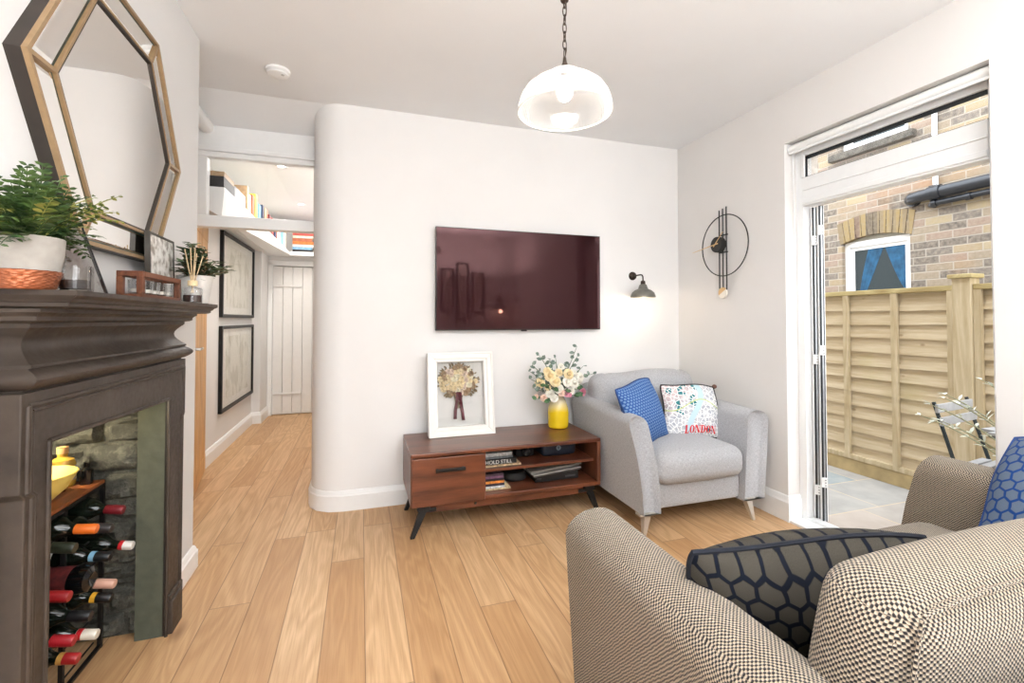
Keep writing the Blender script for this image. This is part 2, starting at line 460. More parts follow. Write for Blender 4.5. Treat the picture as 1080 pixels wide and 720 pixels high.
# ------------------------------------------------------------------ stone hearth recess
STONE = NT('dark_rubble_stone')
nz = STONE.noise(STONE.obj(), 9, 6, .65); nz2 = STONE.noise(STONE.obj(), 40, 5, .7)
STONE.base(STONE.ramp(STONE.math('ADD', STONE.math('MULTIPLY', nz, .6), STONE.math('MULTIPLY', nz2, .4)), [(.3, lin((30,29,26))), (.5, lin((74,73,65))), (.7, lin((140,137,122)))]), .6, 0, .5)
STONE.bump(nz2, .9, .015)
rng = random.Random(3)
mb = MB()
def stones(u0, u1, z0, z1, put):
    z = z0
    while z < z1:
        hh = rng.uniform(.075,.13); u = u0 - rng.uniform(0,.1)
        while u < u1:
            w = rng.uniform(.12,.22)
            a, b = max(u,u0), min(u+w,u1)
            if b - a > .02:
                N = 6; dz = min(hh, z1-z); base = rng.uniform(.012,.045)
                vs = []; fs = []
                for i in range(N+1):
                    for j in range(N+1):
                        s, t = i/N, j/N
                        e = min(s,1-s)*(b-a)/.018; f = min(t,1-t)*dz/.018
                        k = min(1,e)**.5*min(1,f)**.5
                        vs.append(put(a+.003+s*(b-a-.006), z+.003+t*(dz-.006), -.004 + k*(base+rng.uniform(-.010,.012))))
                for i in range(N):
                    for j in range(N): fs.append((i*(N+1)+j,(i+1)*(N+1)+j,(i+1)*(N+1)+j+1,i*(N+1)+j+1))
                mb.add(vs, fs)
            u += w
        z += hh
stones(-1.16, -.775, 0, 1.0, lambda u, z, d: (u, 2.142-d, z))
stones(1.30, 2.14, 0, 1.0, lambda u, z, d: (-1.16+d, u, z))
stones(-1.16, -.775, 0, 1.0, lambda u, z, d: (u, 1.302+d, z))
mb.box(-1.19,-.76,2.141,2.15,0,1).box(-1.189,-1.161,1.3,2.14,0,1).box(-1.16,-.77,1.29,1.301,0,1)
struct('wall_hearth_recess', mb, STONE.m, smooth=35)
struct('ceiling_hearth_recess', MB().box(-1.17,-.76,1.29,2.15,.985,1.0), STONE.m, smooth=0)
struct('trim_hearth_reveal', MB().box(-.790,-.703,2.081,2.15,0,.897).box(-.782,-.735,1.27,1.335,0,1.0), M('sage_plaster', (84,86,73), .85, bump=.2, spec=.2), smooth=0)

# ------------------------------------------------------------------ cast-iron fire surround
IRON = NT('dark_cast_iron')
nz = IRON.noise(IRON.obj(), 6, 5, .6); nz2 = IRON.noise(IRON.obj(), 60, 3)
IRON.base(IRON.mix(IRON.maprange(nz,.3,.75), lin((50,42,36)), lin((78,67,58))), IRON.maprange(nz2,.2,.8,.42,.6), .15, .45)
IRON.bump(nz2, .08, .003)
fs = thing('fire_surround', 'dark brown cast-iron fireplace surround with moulded mantelshelf on the left wall', 'fireplace', (BX, 1.745, 0))
LX, LN, LF = -.69, 1.270, 2.245          # front face, near and far outer edges of the legs
def u_mould(prof, name, cap=True):
    """mitred moulding running wall - front - wall; profile of (front x, side overhang, z)"""
    rings = []
    for corner in range(4):
        ring = []
        for (x, o, z) in prof:
            yn, yf = LN - o, LF + o
            ring.append([(BX,yn,z),(x,yn,z),(x,yf,z),(BX,yf,z)][corner])
        rings.append(ring)
    mb = MB(); mb.loft(rings, caps=False, closed=False)
    t, b = prof[0], prof[-1]
    mb.add([(BX,LN-t[1],t[2]),(t[0],LN-t[1],t[2]),(t[0],LF+t[1],t[2]),(BX,LF+t[1],t[2])], [(0,1,2,3)])
    mb.add([(BX,LN-b[1],b[2]),(b[0],LN-b[1],b[2]),(b[0],LF+b[1],b[2]),(BX,LF+b[1],b[2])], [(3,2,1,0)])
    return mb.build(name, IRON.m, fs, smooth=30)
# mantelshelf: square edge, then stepped ovolo mouldings below
u_mould([(-.585,.030,1.254),(-.585,.030,1.243),(-.589,.027,1.239),(-.596,.022,1.236),(-.600,.018,1.229),(-.606,.014,1.227),(-.606,.014,1.219),(-.612,.008,1.216),(-.625,.004,1.214)], 'mantelshelf')
prof = [(-.655,.012,1.214),(-.655,.012,1.206),(-.663,.006,1.203),(-.668,.000,1.197),(-.668,.000,1.188),(-.676,-.008,1.184),(-.690,-.020,1.182),(-.690,-.020,1.176)]
for i in range(9):
    a = PI/2*i/8*1.6 - .12
    prof.append((-.690 - .028*math.sin(PI*i/8), -.020 - .026*math.sin(PI*i/8), 1.172 - .078*i/8))
prof += [(-.684,-.016,1.090),(-.684,-.016,1.083)]
for i in range(9):
    prof.append((-.690 + .026*math.sin(PI*i/8), -.016 + .018*math.sin(PI*i/8), 1.082 - .046*i/8))
prof += [(-.700,-.022,1.034),(-.700,-.022,1.026)]
u_mould(prof, 'frieze')
# legs and lintel, with ears at the top and a stepped bead following the outline
def panel_outline(i):
    n, f = LN+i, LF-i
    return n, f
mb = MB()
EZ = .815
mb.prism([(LN,EZ),(LN,1.03),(LF,1.03),(LF,EZ),(LF-.012,EZ-.012),(LF-.012,.0),(2.083,.0),(2.083,.893),(1.362,.912),(1.362,0),(LN+.016,0),(LN+.016,EZ-.016)], 'x', BX, LX)
mb.build('frame_casting', IRON.m, fs, smooth=0, bevel=.003)
mb = MB()
def bead(i, r, x):
    pts = [(x,LN+i+.016,.14),(x,LN+i+.016,EZ-.016),(x,LN+i,EZ-.004),(x,LN+i,1.02-i*.9),(x,LF-i,1.02-i*.9),(x,LF-i,EZ-.004),(x,LF-i-.012,EZ-.016),(x,LF-i-.012,.14)]
    for p, q in zip(pts, pts[1:]): mb.tube([p,q], r, n=8)
bead(.022, .0065, LX); bead(.036, .004, LX)
mb.build('bead_moulding', IRON.m, fs)
mb = MB()
for pts in ([(LX,1.366,.0),(LX,1.366,.908)], [(LX,1.366,.908),(LX,2.078,.889)], [(LX,2.078,.889),(LX,2.078,0)]): mb.tube(pts, .006)
mb.build('opening_bead', IRON.m, fs)
for (a, b) in ((1.268,1.362),(2.083,2.252)):
    mb = MB()
    s = .012
    if a > 2:
        mb.prism([(LX-.01,2.0845),(LX+.018,2.086),(LX+.018,2.185),(LX-.002,2.252),(BX,2.252),(BX,2.0845)], 'z', 0, .125)
        mb.prism([(LX-.01,2.0845),(LX+.010,2.090),(LX+.010,2.180),(LX-.006,2.246),(BX,2.246),(BX,2.0845)], 'z', .125, .145)
    else:
        mb.prism([(BX,1.262),(LX+.012,1.262),(LX+.018,1.30),(LX+.018,1.362),(BX,1.362)], 'z', 0, .125)
        mb.prism([(BX,1.268),(LX+.006,1.268),(LX+.010,1.30),(LX+.010,1.362),(BX,1.362)], 'z', .125, .145)
    mb.build('plinth', IRON.m, fs, smooth=0, bevel=.004)
MB().box(-.703, -.691, 2.0805, 2.105, .0, .893).build('inner_return', M('black_iron', (44,39,35), .5, .1), fs, smooth=0)

# ------------------------------------------------------------------ hexagonal mirror
MIR = NT('mirror_silver'); nzz = MIR.noise(MIR.obj(), 2, 1)
MIR.base(MIR.mix(nzz, (.90,.89,.87,1), (.92,.91,.89,1)), .015, 1.0)
GOLD = M('antique_gold', (158,130,96), .4, .3, var=.04, scale=60)
DKB = M('mirror_frame_dark', (50,42,36), .5, .1)
mir = thing('hexagonal_mirror', 'large hexagonal mirror with gold bars hanging above the mantelshelf', 'mirror', (BX, 1.777, 1.802))
MC = (1.777, 1.802); RI, RO = .352, .466; XF = -.722
def hx(r, k): a = PI/3*k; return (MC[0] - r*math.cos(a), MC[1] + r*math.sin(a))
hexp = [hx(RO, k) for k in range(6)]
mb = MB().prism(hexp, 'x', BX, XF-.006); mb.build('back_board', DKB, mir, smooth=0)
def strip(r_in, r_out, x0, x1):
    mb = MB()
    for k in range(6):
        a, b = hx(r_in,k), hx(r_out,k); c, d = hx(r_out,k+1), hx(r_in,k+1)
        mb.prism([a,b,c,d], 'x', x0, x1)
    return mb
strip(RO-.012, RO, XF-.006, XF+.006).build('outer_rim', GOLD, mir, smooth=0)
strip(RI+.001, RI+.010, XF-.006, XF+.005).build('inner_rim', GOLD, mir, smooth=0)
strip(RI-.006, RI+.001, XF-.006, XF+.003).build('shadow_line', DKB, mir, smooth=0)
for k in range(6):
    a, b = Vector(hx(RI+.008,k)), Vector(hx(RO-.008,k)); d = (b-a).normalized(); n = Vector((-d.y,d.x))*.0075
    MB().prism([tuple(a+n*.72),tuple(b+n*.72),tuple(b-n*.72),tuple(a-n*.72)], 'x', XF-.006, XF+.005).build('spoke_bar', GOLD, mir, smooth=0)
MB().prism([hx(RI-.008,k) for k in range(6)], 'x', XF-.007, XF-.003).build('mirror_plate', MIR.m, mir, smooth=0)
for k in range(6):
    q = [hx(RI+.018,k), hx(RO-.020,k), hx(RO-.020,k+1), hx(RI+.018,k+1)]
    cy_ = sum(p[0] for p in q)/4; cz_ = sum(p[1] for p in q)/4
    ang = math.atan2(cz_-MC[1], cy_-MC[0])
    inner = [(p[0]+(cy_-p[0])*.0, p[1]) for p in q]
    q2 = [(cy_+(p[0]-cy_)*.93, cz_+(p[1]-cz_)*.80) if False else (p[0]+(cy_-p[0])*.13, p[1]+(cz_-p[1])*.13) for p in q]
    mb = MB()
    sh_ = MB().prism([hx(RI+.009,k), hx(RO-.011,k), hx(RO-.011,k+1), hx(RI+.009,k+1)], 'x', XF-.007, XF-.004); sh_.build('plate_edge', M('dark_glass_edge', (52,66,58), .3), mir, smooth=0)
    vs = [(XF-.0038,)+tuple(p) for p in q] + [(XF-.001,)+tuple(p) for p in q2]
    mb.add(vs, [(4,5,6,7)] + [(i,(i+1)%4,4+(i+1)%4,4+i) for i in range(4)])
    mb.build('bevelled_plate', MIR.m, mir, smooth=0)
# ------------------------------------------------------------------ things on the mantelshelf
MZ = 1.254
def ring_tube(c, r, t, n=24): return [(c[0]+r*math.cos(2*PI*i/n), c[1]+r*math.sin(2*PI*i/n), c[2]) for i in range(n)]
CONC = M('pale_concrete', (164,159,152), .85, bump=.15, var=.04, scale=40)
COPPER = M('hammered_copper', (168,104,74), .42, .75, var=.1)
# fern in a two-tone pot
fx, fy = -.690, 1.262
t = thing('potted_fern', 'bushy green fern in a grey pot with hammered copper base on the mantelshelf', 'plant', (fx,fy,MZ))
mb = MB().lathe([(.060,.040),(.066,.075),(.068,.112),(.062,.112),(.058,.090),(0.001,.088)], (fx,fy,MZ), 36)
mb.build('pot', CONC, t)
mb = MB(); N = 30; rows = 7; rings = []
# hammered base: dimpled facets
vs = []; fs_ = []
for i in range(rows*4+1):
    zz = .040*i/(rows*4); rr0 = .050 + .0135*(zz/.040)**.6
    for j in range(96):
        ph = 2*PI*j/96; row = zz/.040*4
        sh = .5*(int(row) % 2)
        d = .0014*math.cos(2*PI*(row % 1 - .5))*math.cos(2*PI*((ph/(2*PI)*20+sh) % 1 - .5))
        rr = rr0 - d
        vs.append((fx+rr*math.cos(ph), fy+rr*math.sin(ph), MZ+zz))
for i in range(rows*4):
    for j in range(96): fs_.append((i*96+j, i*96+(j+1)%96, (i+1)*96+(j+1)%96, (i+1)*96+j))
mb.add(vs, fs_); mb.add([v for v in vs[:96]], [tuple(range(96))])
mb.build('copper_base', COPPER, t)
def leafmat(name, c1, c2, scale=30):
    k = NT(name); nz = k.noise(k.obj(), scale, 2)
    k.base(k.mix(k.maprange(nz,.35,.65), lin(c1), lin(c2)), .5, 0, .35); return k.m
FERN = leafmat('fern_green', (38,62,32), (84,108,54)); FERN2 = leafmat('fern_pale_green', (108,124,58), (166,162,84))
SOIL = M('dark_soil', (52,40,32), .95)
MB().lathe([(0.001,.094),(.054,.092)], (fx,fy,MZ), 20).build('soil', SOIL, t)
rng = random.Random(11)
def frond(mb, base, d, L, W, droop, n=13):
    d = Vector(d).normalized(); p = Vector(base); pts = [p.copy()]
    dd = d.copy()
    for i in range(n):
        dd = (dd + Vector((0,0,-droop/n))).normalized(); p = p + dd*(L/n); pts.append(p.copy())
    mb.tube(pts, [.0011]*(n) + [.0005], n=4)
    for i in range(1, n+1):
        tdir = (pts[i]-pts[i-1]).normalized(); sd = tdir.cross(Vector((0,0,1)))
        sd = sd.normalized() if sd.length > .05 else Vector((1,0,0)); up = sd.cross(tdir)
        w = W*(math.sin(PI*(.12+.88*(1-i/(n+1))))**.7)*(1.0 if i > 1 else .6)
        for s in (-1, 1):
            ld = (sd*s + tdir*.45 + up*rng.uniform(-.3,.5)).normalized()
            mb.leaf(pts[i], ld, up + sd*rng.uniform(-.7,.7), w, w*.52, .2)
for lobe, (mat, n, nm) in enumerate(((FERN, 150, 'fronds'), (FERN2, 12, 'young_fronds'))):
    mb = MB()
    for i in range(n):
        a = rng.uniform(0, 2*PI); el = rng.uniform(.42, 1.35)
        if lobe: a = rng.uniform(-.9, 2.2); el = rng.uniform(.6, 1.1)
        L = rng.uniform(.09, .185) if not lobe else rng.uniform(.15,.20)
        dx = math.cos(a)*math.cos(el)
        if dx < 0: L = min(L, .085)
        bx, by_ = rng.uniform(-.03,.03), rng.uniform(-.03,.03)
        frond(mb, (fx+bx, fy+by_, MZ+.09), (dx*.55, math.sin(a)*math.cos(el), math.sin(el)), L, .021 if not lobe else .020, rng.uniform(.3,1.2) if not lobe else rng.uniform(.8,1.5))
    mb.build(nm, mat, t, smooth=0)
mb = MB()
for i in range(260):
    a = rng.uniform(0, 2*PI); rr = .055*math.sqrt(rng.random()); hh = rng.uniform(.0,.10)
    q = Vector((fx+rr*math.cos(a)*.9, fy+rr*math.sin(a)*1.25, MZ+.105+hh*(1-rr/.09)))
    mb.leaf(q, (math.cos(a)*.6, math.sin(a), rng.uniform(-.1,.8)), (rng.uniform(-.6,.6),rng.uniform(-.6,.6),1), rng.uniform(.022,.036), rng.uniform(.014,.024), .25)
mb.build('broad_leaves', leafmat('broad_fern_leaf', (48,76,42), (98,124,70)), t, smooth=0)

# acrylic photo block leaning against the wall
k = NT('faded_portrait_print')
x, y, z = k.sep(k.obj()); nz = k.noise(k.obj(), 14, 3)
blob = k.math('SQRT', k.math('ADD', k.math('POWER', k.math('MULTIPLY', k.math('SUBTRACT', y, .0), 13.0), 2.0), k.math('POWER', k.math('MULTIPLY', k.math('SUBTRACT', z, .105), 7.5), 2.0)))
k.base(k.mix(k.maprange(k.math('ADD', blob, k.math('MULTIPLY', nz, .8)), .6, 1.5), k.mix(k.maprange(nz,.35,.65), lin((120,94,82)), lin((170,146,134))), lin((196,192,186))), .25)
PORTRAIT = k.m
t = thing('photo_block', 'frameless clear photo block with a faded portrait leaning behind the dark candle jar', 'photo frame', (-.664,1.455,MZ), (0,R(-18),0), world=False)
MB().box(-.006,.0,-.088,.088,0.0,.215).build('photo_print', PORTRAIT, t, smooth=0)
MB().box(.0,.006,-.09,.09,0,.217).build('clear_cover', GLASS, t, smooth=0)
for q in (.088,-.092): MB().box(-.009,.007,q,q+.004,0,.22).build('edge_strip', BLACKMETAL, t, smooth=0)

# candle jar with dark wax
CLEARJAR = glass_mat('jar_glass', (250,250,250))
WAXD = M('dark_wax', (46,36,32), .5)
cx_, cy_ = -.622, 1.316
t = thing('candle_jar', 'clear glass candle jar with dark wax beside the fern pot', 'candle', (cx_,cy_,MZ))
MB().lathe([(0.001,.0),(.029,.0),(.031,.003),(.031,.058),(.0295,.058),(.0292,.006),(.001,.006)], (cx_,cy_,MZ), 28).build('jar', CLEARJAR, t)
MB().lathe([(0.001,.0065),(.0285,.0065),(.0285,.026),(.001,.026)], (cx_,cy_,MZ), 24).build('wax', WAXD, t)

# wooden tealight tray with five glasses
RW = wood_mat('reddish_tray_wood', (122,74,50), (86,50,34), 'y', 2.0, .55, .3)
t = thing('tealight_tray', 'open reddish wooden tray frame holding tealight glasses on the mantelshelf', 'candle holder', (-.665,1.80,MZ))
X0_, X1_, Yn, Yf = -.688, -.622, 1.655, 1.965
MB().box(X0_,X1_,Yn,Yf,0+MZ,.014+MZ).build('base', RW, t, smooth=0, bevel=.0015)
for yy in (Yn, Yf-.018):
    for xx in (X0_, X1_-.016): MB().box(xx,xx+.016,yy,yy+.018,MZ+.014,MZ+.066).build('post', RW, t, smooth=0, bevel=.0015)
mb = MB().box(X0_,X1_,Yn,Yn+.018,MZ+.066,MZ+.082).box(X0_,X1_,Yf-.018,Yf,MZ+.066,MZ+.082).box(X0_,X0_+.016,Yn+.018,Yf-.018,MZ+.066,MZ+.082).box(X1_-.016,X1_,Yn+.018,Yf-.018,MZ+.066,MZ+.082)
mb.build('top_rim', RW, t, smooth=0, bevel=.0015)
WAXW = M('white_wax', (238,234,224), .5)
g0 = None
for i, (yy, lab) in enumerate(((1.705,'clear tealight glass nearest the fern in the wooden tray'),(1.758,'second clear tealight glass from the fern end of the wooden tray'),(1.811,'middle clear tealight glass in the wooden tray'),(1.864,'clear tealight glass next to the last one in the wooden tray'),(1.917,'clear tealight glass nearest the reed diffuser in the wooden tray'))):
    if g0 is None:
        g0 = thing('tealight_glass', lab, 'candle', (-.655,yy,MZ+.014), group='tealight glasses in the wooden tray', world=False)
        MB().lathe([(.001,0),(.019,0),(.021,.003),(.0235,.045),(.022,.045),(.0195,.006),(.001,.006)], n=20).build('glass', CLEARJAR, g0)
        MB().lathe([(.001,.0065),(.0195,.0065),(.0200,.017),(.001,.017)], n=20).build('wax', WAXW, g0)
        g = g0
    else: g = copy_tree(g0)
    g.location = (-.655,yy,MZ+.014); g['label'] = lab

# small black frame leaning behind the tray
k = NT('grey_snapshot_print'); nz = k.noise(k.obj(), 28, 4)
k.base(k.ramp(nz, [(.4, lin((150,142,132))),(.5, lin((216,212,206))),(.6, lin((240,238,234)))]), .3)
t = thing('picture_frame', 'small dark picture frame with a pale print leaning behind the wooden tray', 'photo frame', (-.701,2.02,MZ), (0,R(-1.5),R(2)), world=False)
MB().box(-.008,.003,-.118,.118,0,.238).build('backing', M('frame_brown_black', (52,46,38), .5), t, smooth=0)
mb = MB()
for a in ((-.123,-.115,0,.243),(.115,.123,0,.243),(-.115,.115,0,.008),(-.115,.115,.235,.243)): mb.box(-.009,.008,*a)
mb.build('frame', M('frame_brown_black', (52,46,38)), t, smooth=0, bevel=.001)
MB().box(.004,.005,-.115,.115,.008,.235).build('print', k.m, t, smooth=0)

# reed diffuser
dx, dy = -.618, 2.072
t = thing('reed_diffuser', 'glass reed diffuser with pale collar and five sticks in front of the succulent', 'diffuser', (dx,dy,MZ))
MB().lathe([(.001,0),(.030,0),(.033,.003),(.033,.052),(.030,.058),(.012,.062),(.012,.070)], (dx,dy,MZ), 28).build('bottle', CLEARJAR, t)
MB().lathe([(.001,.004),(.030,.004),(.0305,.030),(.001,.030)], (dx,dy,MZ), 24).build('oil', M('dark_diffuser_oil', (70,52,46), .2), t)
MB().lathe([(.001,.066),(.0165,.066),(.0165,.086),(.009,.087),(.001,.087)], (dx,dy,MZ), 24).build('collar', M('pale_wood_collar', (222,196,152), .6), t)
REED = M('reed_tan', (196,172,136), .8)
for a, b, c in ((.01,-.062,.205),(-.012,-.050,.20),(.004,.010,.215),(-.006,.062,.20),(.012,.074,.19)):
    MB().tube([(dx-.2*a,dy-.1*b,MZ+.04),(dx+a,dy+b,MZ+c)], .0021, n=6).build('reed', REED, t)

# jade plant in textured white pot
sx, sy = -.655, 2.225
t = thing('potted_succulent', 'leafy green jade plant in a textured white pot at the far end of the mantelshelf', 'plant', (sx,sy,MZ))
vs = []; fs_ = []; NR, NS = 16, 72
for i in range(NR+1):
    zz = .004 + .112*i/NR; r0 = .048 + .017*(i/NR)
    for j in range(NS):
        ph = 2*PI*j/NS; rr = r0 + .0012*math.sin(ph*18+ (i%2)*PI)*math.sin(i*1.6)
        vs.append((sx+rr*math.cos(ph), sy+rr*math.sin(ph), MZ+zz))
for i in range(NR):
    for j in range(NS): fs_.append((i*NS+j, i*NS+(j+1)%NS, (i+1)*NS+(j+1)%NS, (i+1)*NS+j))
mb = MB().add(vs, fs_)
mb.lathe([(.065,.116),(.058,.116),(.055,.10),(.001,.098)], (sx,sy,MZ), 36); mb.lathe([(.001,0),(.042,0),(.048,.004)], (sx,sy,MZ), 36)
mb.build('pot', M('white_textured_ceramic', (214,209,203), .7, var=.04), t)
JADE = leafmat('jade_leaf', (48,68,46), (98,118,84), 60)
mb = MB(); st = MB(); rng = random.Random(5)
for i in range(30):
    a = rng.uniform(0, 2*PI); el = rng.uniform(.25, 1.35)
    d = Vector((math.cos(a)*math.cos(el)*.75, math.sin(a)*math.cos(el)*1.1, math.sin(el)*.95))
    if d.x < 0: d.x *= .4
    L = rng.uniform(.09,.17)*(1.15 if math.sin(a) > 0 else .9)
    p0 = Vector((sx+rng.uniform(-.015,.015), sy+rng.uniform(-.015,.015), MZ+.09)); pts = [p0 + d*L*q + Vector((0,0,.012*math.sin(q*2))) for q in (0,.33,.66,1)]
    st.tube(pts, [.004,.003,.0025,.0015], n=6)
    for q in range(11):
        f = .3 + .7*q/10; p = p0 + d*L*f + Vector((0,0,.012*math.sin(f*2)))
        la = rng.uniform(0, 2*PI); ld = (Vector((math.cos(la), math.sin(la), rng.uniform(-.2,.6))) + d*.5).normalized()
        mb.leaf(p, ld, Vector((0,0,1)), rng.uniform(.032,.050), rng.uniform(.022,.034), .2)
mb.build('leaves', JADE, t, smooth=0); st.build('stems', M('brown_stem', (92,74,52), .8), t)

# ------------------------------------------------------------------ wine rack in the hearth
RXF, RXB = -.895, -1.115; RY = (1.53, 1.855, 2.085); RZ = .592
t = thing('wine_rack', 'black metal wine rack with a wooden top standing inside the fireplace', 'wine rack', (-1.0,1.82,0))
for yy in RY:
    for xx in (RXF, RXB):
        MB().box(xx-.006,xx+.006,yy-.006,yy+.006,0,RZ).build('post', BLACKMETAL, t, smooth=0)
mb = MB()
for yy in RY: mb.box(RXB,RXF,yy-.006,yy+.006,RZ-.012,RZ)
for xx in (RXF,RXB): mb.box(xx-.006,xx+.006,RY[0],RY[2],RZ-.012,RZ)
MB().box(RXF-.006,RXF+.006,RY[1]+.006,RY[2]-.006,.003,.012).build('foot_rail', BLACKMETAL, t, smooth=0)
mb.build('top_frame', BLACKMETAL, t, smooth=0)
MB().box(RXB-.004,RXF+.004,RY[0]-.006,RY[2]+.006,RZ,RZ+.012).build('wooden_top', wood_mat('rack_top_wood', (168,98,50), (120,66,36), 'y', 1.5, .4), t, smooth=0, bevel=.002)
shelfz = (.02,.115,.21,.305,.40,.495)
for zz in shelfz:
    mb = MB()
    for xx in (RXF-.02, RXB+.03): mb.tube([(xx,RY[0],zz),(xx,RY[2],zz)], .003, n=6)
    mb.build('bottle_rail', BLACKMETAL, t)

BG = M('dark_bottle_glass', (18,24,18), .08, spec=.6, var=.2); BG2 = M('black_bottle_glass', (12,12,13), .1, spec=.6)
_cap = {}
def bottle(tip, d, cap, caplen, label, lab, rbody=.0365, ring=None):
    """a bottle lying in the rack; tip = end of neck, d = direction from base to tip"""
    d = Vector(d).normalized(); tip = Vector(tip); Lb = .30
    q = d.to_track_quat('Z', 'Y').to_matrix().to_4x4()
    base = tip - d*Lb
    t = thing('wine_bottle', lab, 'wine bottle', tuple(base), world=True, group='bottles lying in the wine rack')
    def pr(p): return MB().lathe(p, tuple(base), 20, m=q)
    pr([(.001,.012),(.025,.004),(rbody-.003,0),(rbody,.008),(rbody,.185),(rbody*.93,.205),(.019,.228),(.0145,.245),(.0142,.292),(.001,.292)]).build('glass', BG, t)
    capm = M('capsule_%d_%d_%d' % cap, cap, .35, .1)
    c = pr([(.0148,.300-caplen),(.0152,.300-caplen),(.0152,.297),(.013,.300),(.001,.300)]); c.build('capsule', capm, t)
    if ring: pr([(.0155,.290-caplen*.8),(.0158,.290-caplen*.8),(.0158,.300-caplen*.72),(.0155,.300-caplen*.72)]).build('capsule_band', M('band_%d_%d_%d' % ring, ring, .4), t, )
    if label: pr([(rbody+.0004,.06),(rbody+.0006,.061),(rbody+.0006,.15),(rbody+.0004,.151)]).build('paper_label', M('label_%d_%d_%d' % label, label, .7), t)
    return t
Q = .97
dd = (1,-.10,-.13)
BOT = [
 ((-.79,1.985,.520),(118,26,34),.055,None,'dark wine bottle with a deep red capsule at the top far end of the rack',None),
 ((-.79,1.905,.490),(44,40,40),.060,None,'dark wine bottle with a matt charcoal capsule below the red-capped one',None),
 ((-.79,2.060,.362),(226,220,214),.040,None,'wine bottle with a white capsule ending in a red rim, farthest right','R'),
 ((-.79,1.900,.398),(20,22,24),.060,(226,226,222),'wine bottle with a black capsule banded in pale blue','B'),
 ((-.79,1.932,.292),(206,160,140),.058,(60,20,24),'wine bottle with a pinkish capsule below the round bottle base',None),
 ((-.79,1.912,.256),(16,16,17),.060,(226,222,206),'wine bottle with a black capsule and a yellow band','Y'),
 ((-.79,1.785,.272),(24,24,26),.060,None,'plain black-capped wine bottle low in the middle of the rack',None),
 ((-.79,1.826,.190),(222,214,200),.055,(228,222,208),'wine bottle with a cream capsule ringed in red near the rack foot','R'),
 ((-.79,1.695,.522),(42,46,34),.065,None,'olive-capped wine bottle left of the rack post under the bowl',None),
 ((-.79,1.672,.395),(150,28,32),.055,None,'wine bottle with a bright red capsule left of the rack post',None),
 ((-.79,1.700,.252),(168,30,40),.085,None,'wine bottle with a long ribbed scarlet capsule in the lower near bay',None),
 ((-.79,1.722,.186),(160,32,34),.050,None,'wine bottle with a red capsule ending in gold at the bottom of the rack','G'),
]
RC = {'R': (190,34,40), 'B': (126,170,196), 'Y': (222,166,50), 'G': (196,150,76)}
for tip, cap, cl, lb, lab, rg in BOT:
    tip = (tip[0], tip[1], tip[2])
    bottle(tip, dd, cap, cl, lb, lab, ring=RC.get(rg))
t = bottle((-.80,1.835,.520), (1,-.05,-.10), (232,116,40), .115, None, 'sparkling wine bottle with a long bright orange foil neck', rbody=.042)
# bottles showing their round bases
for (cx2, yy, zz, lab, lb) in ((-.80,1.815,.372,'dark bottle lying base outwards with a red and yellow label','m'),(-.82,1.60,.362,'bottle base outwards with a blue and gold medal label in the near bay','b'),(-.82,1.60,.60-.09,'bottle base outwards with an orange and white label under the bowl','o')):
    t = thing('wine_bottle', lab, 'wine bottle', (cx2,yy,zz), group='bottles lying in the wine rack')
    q = Vector((1,-.15,.0)).to_track_quat('Z','Y').to_matrix().to_4x4()
    base = Vector((cx2,yy,zz)) - Vector((1,-.15,0)).normalized()*.29
    MB().lathe([(.001,0),(.0145,0),(.0145,.06),(.04,.11),(.041,.26),(.036,.282),(.02,.289),(.001,.280)], tuple(base), 22, m=q).build('glass', BG2, t)
    col = {'m':(86,28,28),'b':(40,60,96),'o':(204,116,60)}[lb]
    MB().lathe([(.0412,.15),(.0416,.151),(.0416,.238),(.0412,.24)], tuple(base), 22, m=q).build('paper_label', M('label_'+lb, col, .6, var=.3, scale=60), t)
# things on top of the rack
TZ = RZ+.012
k = NT('yellow_bowl_glaze'); kz = k.noise(k.obj(), 20, 2)
k.base(k.mix(kz, lin((232,204,96)), lin((244,222,128))), .35)
bx_, by_ = -.985, 1.862
t = thing('yellow_bowl', 'wide shallow yellow bowl standing on top of the wine rack', 'bowl', (bx_,by_,TZ))
MB().lathe([(.001,.004),(.035,.0),(.045,.004),(.085,.042),(.112,.092),(.108,.094),(.080,.048),(.040,.012),(.001,.010)], (bx_,by_,TZ), 40).build('bowl', k.m, t)
t = thing('gin_bottle', 'squat golden spirit bottle with pale label on the wine rack top', 'bottle', (-1.0,2.055,TZ))
MB().lathe([(.001,0),(.034,0),(.037,.004),(.037,.075),(.031,.092),(.014,.102),(.0135,.118),(.001,.118)], (-1.0,2.055,TZ), 24).build('glass', M('golden_spirit', (190,150,60), .1, spec=.6), t)
MB().lathe([(.0372,.020),(.0376,.021),(.0376,.068),(.0372,.069)], (-1.0,2.055,TZ), 24).build('paper_label', M('label_grey', (176,172,160), .7, var=.3, scale=50), t)
MB().lathe([(.001,.114),(.016,.114),(.016,.136),(.001,.136)], (-1.0,2.055,TZ), 20).build('stopper', M('cork_tan', (206,160,104), .7), t)
t = thing('faceted_bottle', 'black faceted spirit bottle with tan stopper behind the yellow bowl', 'bottle', (-1.04,1.985,TZ))
MB().lathe([(.001,0),(.036,0),(.040,.010),(.042,.06),(.036,.085),(.015,.10),(.014,.115),(.001,.115)], (-1.04,1.985,TZ), 9).build('glass', BG2, t, smooth=0)
MB().lathe([(.001,.112),(.017,.112),(.017,.134),(.001,.134)], (-1.04,1.985,TZ), 18).build('stopper', M('cork_tan', (206,160,104), .7), t)
t = thing('miniature_bottle', 'small black bottle with a white label between the two spirit bottles', 'bottle', (-.975,1.985,TZ))
MB().lathe([(.001,0),(.017,0),(.018,.003),(.018,.04),(.009,.05),(.009,.062),(.001,.062)], (-.975,1.985,TZ), 18).build('glass', BG2, t)
